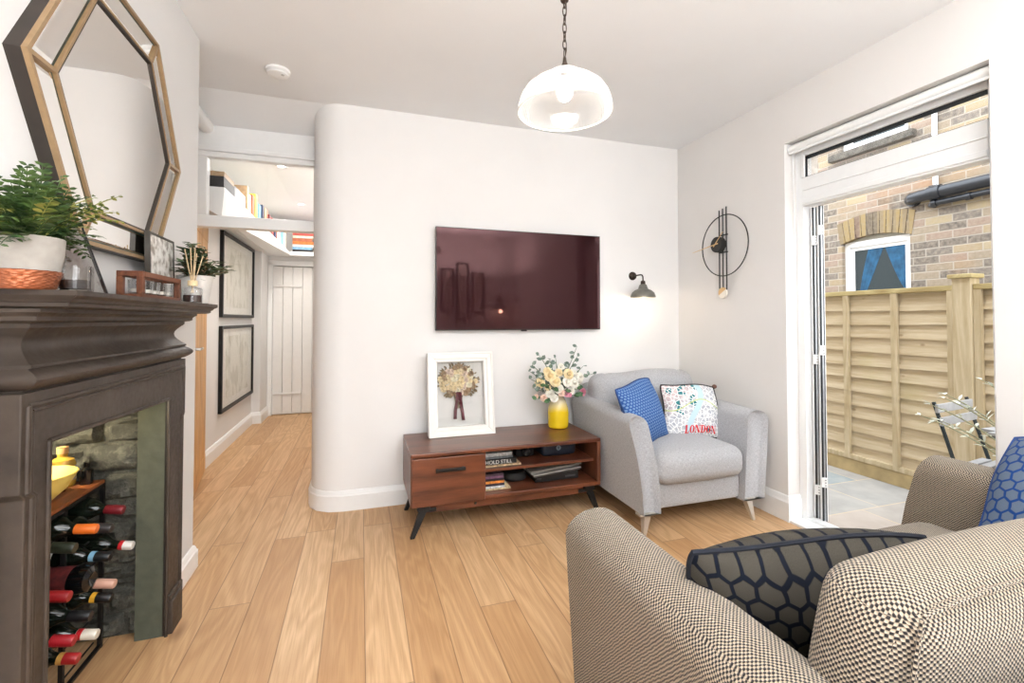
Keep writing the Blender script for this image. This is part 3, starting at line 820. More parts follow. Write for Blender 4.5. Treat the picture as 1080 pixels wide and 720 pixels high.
MB().lathe([(.0181,.012),(.0184,.013),(.0184,.032),(.0181,.033)], (-.975,1.985,TZ), 18).build('paper_label', M('label_white', (222,220,214), .7), t)
t = thing('green_bottle', 'pale green rounded bottle at the back of the wine rack top', 'bottle', (-1.085,2.055,TZ))
MB().lathe([(.001,0),(.045,0),(.048,.005),(.048,.09),(.036,.125),(.014,.135),(.014,.15),(.001,.15)], (-1.085,2.055,TZ), 24).build('glass', M('pale_green_glass', (140,158,96), .12, spec=.6), t)
t = thing('short_bottle', 'short dark bottle on the wine rack top beside the golden one', 'bottle', (-.93,2.05,TZ))
MB().lathe([(.001,0),(.018,0),(.019,.003),(.019,.05),(.009,.06),(.009,.078),(.001,.078)], (-.93,2.055,TZ), 18).build('glass', BG2, t)

# ------------------------------------------------------------------ hallway pictures
ARTGLASS = glass_mat('low_reflection_glass', refl=.3)
def art_mat(name, seed):
    k = NT(name); x, y, z = k.sep(k.obj())
    n1 = k.noise(k.comb(k.math('MULTIPLY', y, 1.0), k.math('MULTIPLY', z, .5), float(seed)), 9, 3)
    n2 = k.noise(k.obj(), 60, 3)
    # print area
    inside = k.math('MULTIPLY', k.math('LESS_THAN', k.math('ABSOLUTE', y), .44), k.math('LESS_THAN', k.math('ABSOLUTE', z), .29))
    patch = k.math('MULTIPLY', k.maprange(n1, .52, .56), inside)
    c = k.mix(inside, lin((248,245,236)), lin((240,237,224)))
    c = k.mix(k.math('MULTIPLY', patch, .55), c, k.mix(n2, lin((170,168,140)), lin((200,190,168))))
    k.base(c, .35, 0, .35); return k.m
for nm, z0, z1, seed, lab in (('upper',1.21,1.985,1,'large black-framed pale abstract print hung above another in the hallway'),('lower',.36,1.135,7,'large black-framed pale print hung lower on the hallway wall')):
    t = thing('framed_print', lab, 'picture', (HX, 5.29, (z0+z1)/2), world=True)
    y0, y1 = 4.665, 5.92; mb = MB()
    for a in ((y0,y0+.03,z0,z1),(y1-.03,y1,z0,z1),(y0+.03,y1-.03,z0,z0+.03),(y0+.03,y1-.03,z1-.03,z1)): mb.box(HX,HX+.03,*a)
    mb.build('frame', BLACKMETAL, t, smooth=0, bevel=.002)
    MB().box(HX,HX+.012,y0+.03,y1-.03,z0+.03,z1-.03).build('print', art_mat('faint_print_'+nm, seed), t, smooth=0)
    MB().box(HX+.018,HX+.020,y0+.03,y1-.03,z0+.03,z1-.03).build('glazing', ARTGLASS, t, smooth=0)

# ------------------------------------------------------------------ high bookshelf in the hallway
A0 = Vector((-.885,3.56,2.086)); A1 = Vector((-.83,6.15,2.012))      # inner front edge of the long shelf
def sz(y): return A0.z + (A1.z-A0.z)*(y-A0.y)/(A1.y-A0.y)
def sxx(y): return A0.x + (A1.x-A0.x)*(y-A0.y)/(A1.y-A0.y)
sh = thing('book_shelf', 'high white shelf running along the hallway and over the end door', 'shelf', (HX,5,2.0))
TH = .03
MB().hexa([(HX,A0.y,A0.z-TH),(A0.x,A0.y,A0.z-TH),(A1.x,A1.y,A1.z-TH),(HX,A1.y,A1.z-TH)], [(HX,A0.y,A0.z),(A0.x,A0.y,A0.z),(A1.x,A1.y,A1.z),(HX,A1.y,A1.z)]).build('long_board', TRIM, sh, smooth=0)
MB().hexa([(HX,A0.y+.003,A0.z-TH-.002),(-.905,3.58,1.885),(-1.05,6.13,1.975),(HX,6.13,A1.z-TH-.002)], [(HX,A0.y+.003,A0.z-TH),(A0.x-.002,A0.y+.003,A0.z-TH),(A1.x-.002,6.13,A1.z-TH),(HX,6.13,A1.z-TH)]).build('soffit_panel', TRIM, sh, smooth=0)
MB().box(HX,-.30,6.15,6.40,A1.z-TH,A1.z).build('end_board', TRIM, sh, smooth=0)
MB().box(-.825,-.30,6.14,6.15,A1.z-TH-.01,A1.z+.006).build('front_lip', TRIM, sh, smooth=0)
BOOKC = {'teal':(52,128,140),'pale green':(150,190,150),'cream':(226,218,196),'white':(236,234,230),'scarlet':(176,70,60),'dark brown':(88,56,42),'navy':(36,48,84),'orange':(214,120,58),'grey':(140,142,146),'black':(34,34,38),'lilac':(176,160,196),'maroon':(120,36,44),'sky blue':(128,176,210),'mustard':(212,172,66),'pink':(214,150,158),'tan':(180,150,116),'rust':(176,98,66),'lime':(196,206,84)}
def book(name, lab, x0, x1, y0, y1, z0, z1, col, grp, spine):
    """spine: axis the spine faces"""
    t = thing(name, lab, 'book', ((x0+x1)/2,(y0+y1)/2,z0), group=grp)
    cm = M('book_cover_' + col.replace(' ','_'), BOOKC[col], .55, var=.12, scale=40)
    pg = M('book_pages', (232,226,210), .9)
    e = .002
    mb = MB()
    if x1-x0 < 1e-3: return
    if spine == '+x':       # standing, spine to +x, covers facing +-y
        mb.box(x0,x1,y0,y0+e,z0,z1).box(x0,x1,y1-e,y1,z0,z1).box(x1-e,x1,y0,y1,z0,z1); p = MB().box(x0+.004,x1-e,y0+e,y1-e,z0+.003,z1-.004)
    elif spine == '-y':     # standing, spine to -y
        mb.box(x0,x0+e,y0,y1,z0,z1).box(x1-e,x1,y0,y1,z0,z1).box(x0,x1,y0,y0+e,z0,z1); p = MB().box(x0+e,x1-e,y0+e,y1-.004,z0+.003,z1-.004)
    else:                   # lying flat, spine to -y
        mb.box(x0,x1,y0,y1,z0,z0+e).box(x0,x1,y0,y1,z1-e,z1).box(x0,x1,y0,y0+e,z0,z1); p = MB().box(x0+.003,x1-.003,y0+e,y1-.004,z0+e,z1-e)
    mb.build('cover', cm, t, smooth=0); p.build('page_block', pg, t, smooth=0)
    return t
rng = random.Random(21)
# big books lying/leaning near the near end
seqA = [('black',.20,.055,.24),('grey',.20,.20,.20),('cream',.2,.05,.19)]
y = 3.60; names = []
order = ['black','grey','tan','white','rust','lime','teal','sky blue','navy','pale green','tan','rust','maroon','dark brown','scarlet','navy','black','orange','white','lilac','sky blue','cream','white','mustard']
ords = ['first','second','third','fourth','fifth','sixth','seventh','eighth','ninth','tenth','eleventh','twelfth','thirteenth','fourteenth','fifteenth','sixteenth','seventeenth','eighteenth','nineteenth','twentieth','twenty-first','twenty-second','twenty-third','twenty-fourth','twenty-fifth','twenty-sixth','twenty-seventh','twenty-eighth','twenty-ninth','thirtieth']
i = 0
while y < 6.1 and i < len(order):
    col = order[i]
    if i == 0: th, hh, dp = .28, .085, .085
    elif i == 1: th, hh, dp = .34, .11, .12
    else: th, hh, dp = rng.uniform(.05,.10), rng.uniform(.17,.23), rng.uniform(.12,.16)
    z0 = sz(y+th) + .0 ; z0 = max(sz(y), sz(y+th)) + .001
    xx = sxx(y) - rng.uniform(.012,.03)
    lab = f'{col} book upright on the long high hallway shelf, {ords[i]} from the near end'
    if i == 0: lab = 'thick black book lying flat at the near end of the high hallway shelf'
    if i == 1: lab = 'wide grey book lying flat behind the black one on the high hallway shelf'
    book('book', lab, xx-dp, xx, y, y+th, z0, z0+hh, col, 'books on the long hallway shelf', '+x')
    if i == 0: book('book', 'thin tan book resting on the thick black book at the near shelf end', xx-dp, xx, y+.01, y+th-.01, z0+hh, z0+hh+.035, 'tan', 'books on the long hallway shelf', '+x')
    y += th + rng.uniform(.003,.015); i += 1
# stacks over the end door
z = A1.z+.001; xx = -.80
for j, col in enumerate(['black','sky blue','white','orange','rust','cream','scarlet','pink']):
    th = (.034,.03,.03,.04,.036,.03,.045,.04)[j]
    if j == 6: z += 0
    x1 = xx + (.23,.22,.25,.24,.22,.23,.28,.25)[j]
    book('book', f'{col} book lying flat, {ords[j]} from the bottom of the stack over the end door', xx, x1, 6.16, 6.31, z, z+th, col, 'stacked books over the end door', '-y flat'); z += th + .001
xx = -.505
for j, (col, w, hh) in enumerate((('white',.03,.17),('grey',.035,.15),('teal',.03,.16),('black',.035,.15),('maroon',.03,.17))):
    book('book', f'{col} book upright over the end door, {ords[j]} right of the stack', xx, xx+w, 6.17, 6.32, A1.z+.001, A1.z+hh, col, 'upright books over the end door', '-y'); xx += w + .004
# hallway downlights
EM = NT('lit_lamp'); EM.b.inputs['Emission Color'].default_value = (1,.95,.88,1); EM.b.inputs['Emission Strength'].default_value = 9
EM.l(EM.ramp(EM.noise(EM.obj(), 2, 0), [(0,(1,.95,.88,1)),(1,(1,.96,.9,1))]), EM.b.inputs['Emission Color'])
for (x, y, lab) in ((-.63,4.17,'lit round downlight in the hallway ceiling nearer the transom'),(-.63,5.48,'lit round downlight in the hallway ceiling nearer the end door')):
    t = thing('downlight', lab, 'ceiling light', (x,y,2.45))
    MB().lathe([(.030,0),(.048,-.003),(.045,-.006),(.030,-.004)], (x,y,2.45), 24).build('trim_ring', TRIM, t)
    MB().lathe([(.001,-.001),(.030,-.001)], (x,y,2.45), 20).build('lens', EM.m, t)
# smoke detector
t = thing('smoke_detector', 'round white smoke detector on the living room ceiling', 'smoke alarm', (-.442,2.777,H))
MB().lathe([(.001,-.032),(.041,-.031),(.053,-.026),(.055,-.021),(.049,-.019),(.057,-.015),(.062,-.011),(.062,0)], (-.442,2.777,H), 32).build('body', TRIM, t)
MB().lathe([(.001,-.0335),(.008,-.0335),(.009,-.029)], (-.415,2.76,H), 12).build('test_button', M('alarm_grey', (190,190,188), .5), t)
# ------------------------------------------------------------------ television
t = thing('television', 'wide flat black television mounted on the wall above the wooden cabinet', 'television', (1.08,BY,1.46))
TX0, TX1, TZ0, TZ1, TY = .465, 1.677, 1.118, 1.806, BY-.055
MB().box(TX0+.25,TX1-.25,BY-.03,BY,TZ0+.15,TZ1-.15).build('wall_mount', BLACKMETAL, t, smooth=0)
MB().box(TX0,TX1,TY,TY+.028,TZ0,TZ1).build('housing', M('tv_edge', (30,26,26), .35, .3), t, smooth=0, bevel=.002)
k = NT('tv_screen'); nz = k.noise(k.obj(), 1.5, 1)
k.base(k.mix(nz, lin((38,18,21)), lin((44,22,26))), .03, 0, .5)
k.b.inputs['Specular Tint'].default_value = (1.0,.55,.55,1); k.b.inputs['IOR'].default_value = 1.42
MB().box(TX0+.005,TX1-.005,TY-.002,TY,TZ0+.008,TZ1-.005).build('screen', k.m, t, smooth=0)
MB().box(1.06,1.10,TY-.003,TY+.01,TZ0-.008,TZ0).build('sensor', BLACKMETAL, t, smooth=0)

# ------------------------------------------------------------------ media cabinet
CAB = wood_mat('mahogany_stained_wood', (122,70,46), (78,42,28), 'x', 1.0, .28, .5, 5)
CABY = wood_mat('mahogany_side_wood', (118,72,50), (80,46,34), 'z', 1.0, .35)
CABD = wood_mat('mahogany_dark_inside', (84,44,30), (52,28,20), 'x', 1.0, .4)
X0, X1, YF, YB, Z0, Z1 = .262, 1.420, 2.570, 3.050, .165, .456
t = thing('media_cabinet', 'low reddish-brown wooden television cabinet with black angled legs', 'cabinet', ((X0+X1)/2,2.8,0))
w = .024
MB().box(X0,X1,YF,YB,Z1-w,Z1).build('top', CAB, t, smooth=0, bevel=.006)
MB().box(X0,X1,YF+.004,YB,Z0,Z0+w).build('bottom_board', CAB, t, smooth=0, bevel=.004)
MB().box(X0,X0+w,YF+.002,YB,Z0+w,Z1-w).build('side_panel', CABY, t, smooth=0, bevel=.002)
MB().box(X1-w,X1,YF+.002,YB,Z0+w,Z1-w).build('side_panel', CABY, t, smooth=0, bevel=.002)
MB().box(X0+w,X1-w,YB-.012,YB-.002,Z0+w,Z1-w).build('back_panel', CABD, t, smooth=0)
MB().box(.664,.684,YF+.006,YB-.012,Z0+w,Z1-w).build('divider', CAB, t, smooth=0)
MB().box(.684,X1-w,YF+.05,YB-.012,.302,.320).build('shelf', CAB, t, smooth=0, bevel=.002)
dr = MB().box(X0+.006,.676,YF-.012,YF+.012,Z0+.004,Z1-w-.003).build('drawer_front', CAB, t, smooth=0, bevel=.003)
mb = MB().box(.392,.558,YF-.042,YF-.030,.356,.374)
for xx in (.397,.541): mb.box(xx,xx+.012,YF-.032,YF-.012,.359,.371)
mb.build('handle', BLACKMETAL, dr, smooth=0, bevel=.002)
MB().box(.335,1.345,YF+.03,YF+.055,.118,.165).build('front_rail', CAB, t, smooth=0, bevel=.003)
MB().ball((.63,YF+.03,.14),.008).build('rail_screw', BLACKMETAL, t)
for (tx, bx2, yy, by2) in ((.335,.272,YF+.03,YF+.01),(1.347,1.404,YF+.03,YF+.01),(.335,.275,YB-.10,YB-.07),(1.347,1.402,YB-.10,YB-.07)):
    s = 1 if tx > 1 else -1
    a, b, c = .040, .022, .012
    mb = MB()
    mb.hexa([(bx2-c,by2-c,0),(bx2+c,by2-c,0),(bx2+c,by2+c,0),(bx2-c,by2+c,0)], [(tx-b-.0,yy-.018,.145),(tx+b,yy-.018,.145),(tx+b,yy+.018,.145),(tx-b,yy+.018,.145)])
    mb.box(tx-.035,tx+.035,yy-.02,yy+.02,.138,.165).box(min(tx,tx-s*.07),max(tx,tx-s*.07),yy-.014,yy-.002,.128,.148)
    mb.build('leg', BLACKMETAL, t, smooth=0, bevel=.003)
# contents
SZ = .3205
def flat(name, lab, cat, x0, x1, y0, y1, z0, z1, col, grp=None, text=None):
    t = thing(name, lab, cat, ((x0+x1)/2,(y0+y1)/2,z0), group=grp)
    e = .0015
    mb = MB().box(x0,x1,y0,y1,z0,z0+e).box(x0,x1,y0,y1,z1-e,z1).box(x0,x1,y0,y0+e,z0,z1)
    mb.build('cover', M('case_%d_%d_%d' % col, col, .4, var=.2, scale=70), t, smooth=0)
    MB().box(x0+.001,x1-.001,y0+e,y1-.002,z0+e,z1-e).build('page_block', M('book_pages', (232,226,210), .9), t, smooth=0)
    if text:
        o = text_mesh(text, z1-z0-.006, M('spine_white', (222,220,214), .6)); o.parent = t
        o.location = (x0+.008-(x0+x1)/2, y0-.0006-(y0+y1)/2, .004); o.rotation_euler = (PI/2,0,0); o.name = 'spine_lettering'
    return t
def text_mesh(s, size, mat, bold=0.0):
    cu = bpy.data.curves.new('lettering','FONT'); cu.body = s; cu.size = size*1.35; cu.offset = bold; cu.extrude = .0003
    o = bpy.data.objects.new('lettering', cu); C.objects.link(o)
    dg = bpy.context.evaluated_depsgraph_get(); me = bpy.data.meshes.new_from_object(o.evaluated_get(dg))
    bpy.data.objects.remove(o); bpy.data.curves.remove(cu)
    o2 = bpy.data.objects.new('lettering', me); C.objects.link(o2); me.materials.clear(); me.materials.append(mat); return o2
g = 'books on the upper cabinet shelf'
flat('book','cream magazine at the bottom of the upper cabinet stack','book',.690,.920,2.64,2.86,SZ,SZ+.010,(214,186,148),g)
flat('book','black hardback with white spine lettering in the upper cabinet stack','book',.692,.895,2.65,2.86,SZ+.011,SZ+.040,(36,36,38),g,'HOLD STILL')
flat('book','slim grey book second from the top of the upper cabinet stack','book',.700,.875,2.66,2.86,SZ+.041,SZ+.054,(112,120,124),g)
flat('book','pale grey book on top of the upper cabinet stack','book',.700,.870,2.66,2.86,SZ+.055,SZ+.076,(186,190,190),g)
zz = Z0+w+.0005; g = 'cases stacked on the lower cabinet floor'
for (h, x1, col, lab) in ((.010,.850,(222,200,160),'cream board at the bottom of the lower cabinet stack'),(.013,.815,(226,226,224),'white case above the cream board in the lower stack'),(.013,.812,(60,56,70),'dark speckled case in the lower cabinet stack'),(.015,.812,(222,140,66),'orange case in the middle of the lower cabinet stack'),(.013,.810,(52,40,48),'black case above the orange one in the lower stack'),(.014,.808,(120,84,110),'purple case second from the top of the lower stack'),(.012,.806,(70,52,62),'plum case on top of the lower cabinet stack')):
    flat('dvd_case',lab,'case',.690,x1,2.63,2.78,zz,zz+h,col,g); zz += h+.0008
t = thing('round_speaker','flat round black speaker on the lower cabinet floor','speaker',(.925,2.80,Z0+w+.0005))
MB().lathe([(.001,0),(.075,0),(.080,.006),(.080,.040),(.072,.050),(.001,.052)],(.925,2.80,Z0+w+.0005),32).build('body', M('speaker_black', (28,27,27), .6), t)
MB().lathe([(.0803,.012),(.0808,.013),(.0808,.030),(.0803,.031)],(.925,2.80,Z0+w+.0005),32).build('fabric_band', M('speaker_cloth', (44,42,42), .9, bump=.3), t)
t = thing('set_top_box','black set-top box on the lower cabinet floor','electronics',(1.17,2.78,Z0+w+.0005))
MB().box(1.02,1.31,2.66,2.90,Z0+w+.004,Z0+w+.050).build('body', M('box_black', (26,26,27), .35), t, smooth=0, bevel=.003)
MB().box(1.03,1.06,2.659,2.661,Z0+w+.022,Z0+w+.028).box(1.22,1.29,2.659,2.661,Z0+w+.020,Z0+w+.030).build('front_display', M('box_dark_grey', (76,76,78), .3), t, smooth=0)
SIL = M('silver_plastic', (176,172,168), .3, .5)
t = thing('laptop','closed silver laptop lying on the black set-top box','laptop',(1.16,2.76,Z0+w+.052),(0,R(-3),R(4)),world=False)
MB().box(-.17,.16,-.12,.12,.0,.009).build('base', M('laptop_dark', (70,68,68), .4, .3), t, smooth=0, bevel=.002)
MB().box(-.17,.16,-.12,.12,.010,.016).build('lid', SIL, t, smooth=0, bevel=.002)
t = thing('folder','thin grey folder tilted on top of the silver laptop','folder',(1.15,2.77,Z0+w+.077),(0,R(-6),R(-3)),world=False)
MB().box(-.15,.18,-.12,.11,.0,.003).box(-.15,.18,-.12,.11,.006,.009).box(-.153,-.15,-.12,.11,0,.009).build('cover', M('folder_grey', (150,144,138), .35, .2), t, smooth=0)
t = thing('game_console','dark blue rounded box with a pale emblem on the upper cabinet shelf','electronics',(1.21,2.82,SZ))
mb = MB().softbox(.24,.2,.09,.03,(0,0,.004),10,None,(1.21,2.82,SZ+.046)); mb.build('body', M('navy_plastic', (36,46,62), .4), t)
MB().lathe([(.008,0),(.016,0),(.016,.001),(.008,.001)],(1.20,2.718,SZ+.055),16,Matrix.Rotation(PI/2,4,'X')).box(1.19,1.21,2.7165,2.718,SZ+.053,SZ+.057).build('emblem', M('emblem_grey', (140,160,172), .5), t)
t = thing('camera','small black camera with chrome knobs on the upper cabinet shelf','camera',(1.00,2.83,SZ))
MB().box(.94,1.06,2.79,2.86,SZ+.001,SZ+.07).box(.97,1.02,2.79,2.85,SZ+.07,SZ+.082).build('body', BLACKMETAL, t, smooth=0, bevel=.004)
MB().lathe([(.028,0),(.030,.002),(.030,.03),(.024,.034),(.001,.028)],(1.0,2.79,SZ+.035),20,Matrix.Rotation(PI/2,4,'X')).build('lens', M('lens_black', (20,20,24), .1), t)
MB().lathe([(.001,.004),(.007,.004),(.007,0)],(.955,2.825,SZ+.0745),12).lathe([(.001,.004),(.007,.004),(.007,0)],(1.04,2.825,SZ+.0745),12).build('dial', M('chrome', (200,200,200), .2, 1.0), t)

# ------------------------------------------------------------------ framed bouquet
FR = M('cream_painted_wood', (238,235,229), .4, var=.012)
t = thing('shadow_box_frame','white box frame with a preserved flower bouquet leaning on the cabinet','picture frame',(.617,2.885,Z1),(R(-9),0,R(0)),world=False)
W2, HH = .213, .528
def frame_strip(w0, w1, y0, y1):
    mb = MB()
    a = [(-W2+w0, w0),(W2-w0, w0),(W2-w0, HH-w0),(-W2+w0, HH-w0)]; b = [(-W2+w1, w1),(W2-w1, w1),(W2-w1, HH-w1),(-W2+w1, HH-w1)]
    for i in range(4): mb.prism([a[i],a[(i+1)%4],b[(i+1)%4],b[i]],'y',y0,y1)
    return mb
frame_strip(0,.040,0,.07).build('outer_frame', FR, t, smooth=0, bevel=.003)
frame_strip(.0,.012,-.006,.0).build('raised_edge', FR, t, smooth=0, bevel=.002)
frame_strip(.036,.060,.008,.07).build('inner_frame', FR, t, smooth=0, bevel=.003)
MB().box(-W2+.05,W2-.05,.062,.068,.05,HH-.05).build('backing', M('pale_grey_card', (214,212,208), .9, var=.01), t, smooth=0)
MB().box(-W2+.055,W2-.055,.016,.018,.055,HH-.055).build('pane', GLASS, t, smooth=0)
rng = random.Random(4)
def rose(mb, c, r, face=(0,-1,0), n=9):
    c = Vector(c); f = Vector(face).normalized()
    q = f.to_track_quat('Z','Y').to_matrix()
    for layer, (rad, open_, h) in enumerate(((.25,.15,.95),(.5,.35,.8),(.78,.7,.55),(1.0,1.05,.3))):
        m = 3 + layer
        for i in range(m):
            a = 2*PI*i/m + layer*.7 + rng.uniform(-.2,.2)
            vs = []; G = 3
            for u in range(G+1):
                for v in range(G+1):
                    s = (u/G-.5)*2*PI/m*1.25; tt = v/G
                    rr = r*rad*(.35+.65*math.sin(tt*PI/2)) + r*.12*open_*tt*tt
                    zz = r*(h*math.sin(tt*1.5)) - r*.25*open_*tt**3 - r*.1*(u/G-.5)**2*tt
                    vs.append(c + q @ Vector((rr*math.cos(a+s), rr*math.sin(a+s), zz)))
            mb.add(vs, [(u*(G+1)+v,(u+1)*(G+1)+v,(u+1)*(G+1)+v+1,u*(G+1)+v+1) for u in range(G) for v in range(G)])
    mb.ball(c + f*r*.35, r*.3, 8, 6)
bq = None
BC = Vector((-.012,.045,.345))
petal = {n: M('dried_petal_'+n, c, .85, var=.14, scale=90) for n, c in (('cream',(226,208,168)),('blush',(216,194,176)),('brown',(162,134,102)),('ivory',(232,222,196)))}
stems = MB(); 
for i in range(14):
    stems.tube([(rng.uniform(-.02,.02)+BC.x,.046,.17),(BC.x+rng.uniform(-.05,.05),.050,.31)],.0022,n=5)
stems.build('flower_stems', M('dried_stem', (120,112,76), .9), t)
lf = MB()
for i in range(120):
    a = rng.uniform(0,2*PI); rr = .125*math.sqrt(rng.uniform(.3,1))
    p = (BC.x+rr*math.cos(a)*1.02, .046+rng.uniform(-.008,.008), BC.z+rr*.78*math.sin(a))
    lf.leaf(p,(math.cos(a)+rng.uniform(-.5,.5),rng.uniform(-.5,.1),math.sin(a)+rng.uniform(-.5,.5)),(0,-1,0),rng.uniform(.018,.034),rng.uniform(.010,.017),.2)
lf.build('dried_leaves', leafmat('dried_leaf', (96,84,58), (150,130,98), 50), t, smooth=0)
mbs = {n: MB() for n in petal}
kinds = ['cream','brown','blush','ivory']
pts = []
for i in range(400):
    a = rng.uniform(0,2*PI); rr = .118*math.sqrt(rng.random()); p = (BC.x+rr*math.cos(a), BC.z+rr*.74*math.sin(a))
    if all((p[0]-q[0])**2+(p[1]-q[1])**2 > .020**2 for q in pts): pts.append(p)
    if len(pts) > 52: break
for i, p in enumerate(pts):
    edge = ((p[0]-BC.x)**2+((p[1]-BC.z)/.74)**2)**.5/.118
    kd = 'brown' if edge > .72 and rng.random() < .65 else rng.choice(['cream','ivory','blush','cream'])
    rose(mbs[kd], (p[0], .040-.014*(1-edge), p[1]), rng.uniform(.014,.023), (rng.uniform(-.3,.3),-1,rng.uniform(-.2,.4)))
for n in petal: mbs[n].build('dried_flowers', petal[n], t, smooth=60)
RIB = M('burgundy_velvet', (86,22,34), .9, var=.25, scale=60)
mb = MB().lathe([(.024,.235),(.019,.25),(.021,.275)],(BC.x,.045,0),14)
def ribbon(pts, w):
    m2 = MB(); rings = []
    for (x, z, yy) in pts: rings.append([(x-w/2,yy,z),(x-w/4,yy-.004,z),(x+w/4,yy-.002,z),(x+w/2,yy-.005,z)])
    m2.loft(rings, caps=False, closed=False); mb.add(m2.v, m2.f)
ribbon([(BC.x-.008,.27,.028),(BC.x-.014,.22,.026),(BC.x-.026,.16,.03),(BC.x-.030,.105,.028)],.020)
ribbon([(BC.x+.006,.27,.028),(BC.x+.010,.20,.026),(BC.x+.018,.15,.03),(BC.x+.024,.095,.028)],.020)
mb.build('ribbon', RIB, t, smooth=60)

# ------------------------------------------------------------------ yellow vase of flowers
k = NT('yellow_glaze'); x, y, z = k.sep(k.obj())
k.base(k.mix(k.maprange(k.math('ADD', z, k.math('MULTIPLY', k.noise(k.obj(),12,2), .04)), .13,.205), lin((236,200,32)), lin((226,212,176))), .22, 0, .5)
VX, VY = 1.285, 2.915
t = thing('flower_vase','yellow ceramic bottle vase fading to cream at the neck on the cabinet','vase',(VX,VY,Z1))
MB().lathe([(.001,.002),(.058,0),(.066,.006),(.070,.03),(.071,.10),(.066,.14),(.052,.18),(.038,.205),(.036,.222),(.032,.222),(.034,.205),(.045,.18),(.06,.13)],(VX,VY,Z1),40).build('vase', k.m, t)
# the flowers stand in the vase and are lifted out on their own
b = thing('flower_bunch','bunch of cream and pink flowers with eucalyptus standing in the yellow vase','flowers',(VX,VY,Z1+.2))
EUC = leafmat('eucalyptus_leaf', (92,112,104), (138,152,140), 40); GRN = leafmat('deep_green_leaf', (52,84,54), (88,122,80), 40)
rng = random.Random(17); top = Vector((VX,VY,Z1+.215)); st = MB(); eu = MB(); gr = MB()
def spray(d, L, nl, mb, size, bend):
    d = Vector(d).normalized(); p = top.copy(); pts = [p.copy()]
    for i in range(8):
        d = (d + Vector(bend)/8).normalized(); p = p + d*L/8; pts.append(p.copy())
    st.tube(pts,[.0022]*8+[.001],n=5)
    for i in range(nl):
        f = .35+.65*i/(nl-1); q = pts[min(8,int(f*8))]; a = rng.uniform(0,2*PI)
        ld = Vector((math.cos(a),math.sin(a)*.7,rng.uniform(-.1,.9)))
        mb.leaf(q, ld, (rng.uniform(-.4,.4),-1,.3), rng.uniform(.8,1.2)*size, rng.uniform(.6,.75)*size, .12)
for d, L, nl, bend in (((-.3,-.2,.9),.34,12,(-.35,0,-.1)),((-.65,-.2,.7),.30,11,(-.2,0,-.2)),((.25,-.2,.9),.30,11,(.25,0,.0)),((.5,-.2,.8),.27,10,(.2,0,-.1)),((-.1,-.2,1),.27,9,(-.1,0,0)),((-.55,-.1,.8),.30,10,(-.25,0,-.1)),((-.75,-.1,.55),.26,9,(-.2,0,-.1)),((.35,-.1,.95),.36,11,(.05,0,.1)),((.6,-.05,.8),.30,9,(.35,0,-.7)),((-.25,-.2,.9),.28,8,(-.1,0,0)),((.15,-.3,.9),.24,7,(.1,0,0)),((-.9,-.2,.25),.22,8,(0,0,.1))): spray(d,L,nl,eu,.040,bend)
for d, L in (((-.9,-.3,.1),.19),((-.8,-.5,.0),.17),((.7,-.5,.15),.17),((-.3,-.7,.4),.16),((.2,-.8,.4),.15),((.8,-.3,.4),.18),((-.6,-.5,.5),.2)): spray(d,L,7,gr,.042,(0,0,-.25))
st.build('stems', M('green_stem', (86,108,70), .7), b); eu.build('eucalyptus_leaves', EUC, b, smooth=0); gr.build('green_leaves', GRN, b, smooth=0)
for nm, col, lst in (('cream_rose',(244,222,176),((-.06,-.09,.10,.034),(.035,-.09,.145,.034),(-.085,-.06,.135,.036),(-.145,-.03,.085,.032),(-.105,-.07,.06,.020),(-.02,-.06,.155,.026),(-.10,-.05,.165,.026))),
                     ('ivory_rose',(246,240,228),((.075,-.09,.085,.034),(-.035,-.09,.05,.032),(.13,-.07,.12,.030),(-.09,-.07,.02,.028),(.0,-.05,.19,.024),(.02,-.1,.095,.03),(.095,-.04,.135,.034),(.12,-.03,.065,.032),(.06,-.08,.035,.026),(-.065,-.08,-.01,.026),(.155,-.02,.095,.024))),
                     ('pink_rose',(236,160,180),((.165,-.04,.015,.028),(.022,-.09,.018,.024),(.045,-.085,.008,.018))),
                     ('peach_bud',(240,206,186),((-.02,-.10,.025,.024),(-.13,-.06,-.01,.022),(.03,-.06,.10,.016),(-.175,-.04,.0,.014)))):
    for i, (ax, ay, az, r) in enumerate(lst):
        mb = MB(); rose(mb, (VX+ax, VY+ay, Z1+.225+az), r, (ax*3,-1,.35)); mb.build(nm, M('petal_'+nm, col, .7, var=.06, scale=60), b, smooth=60)

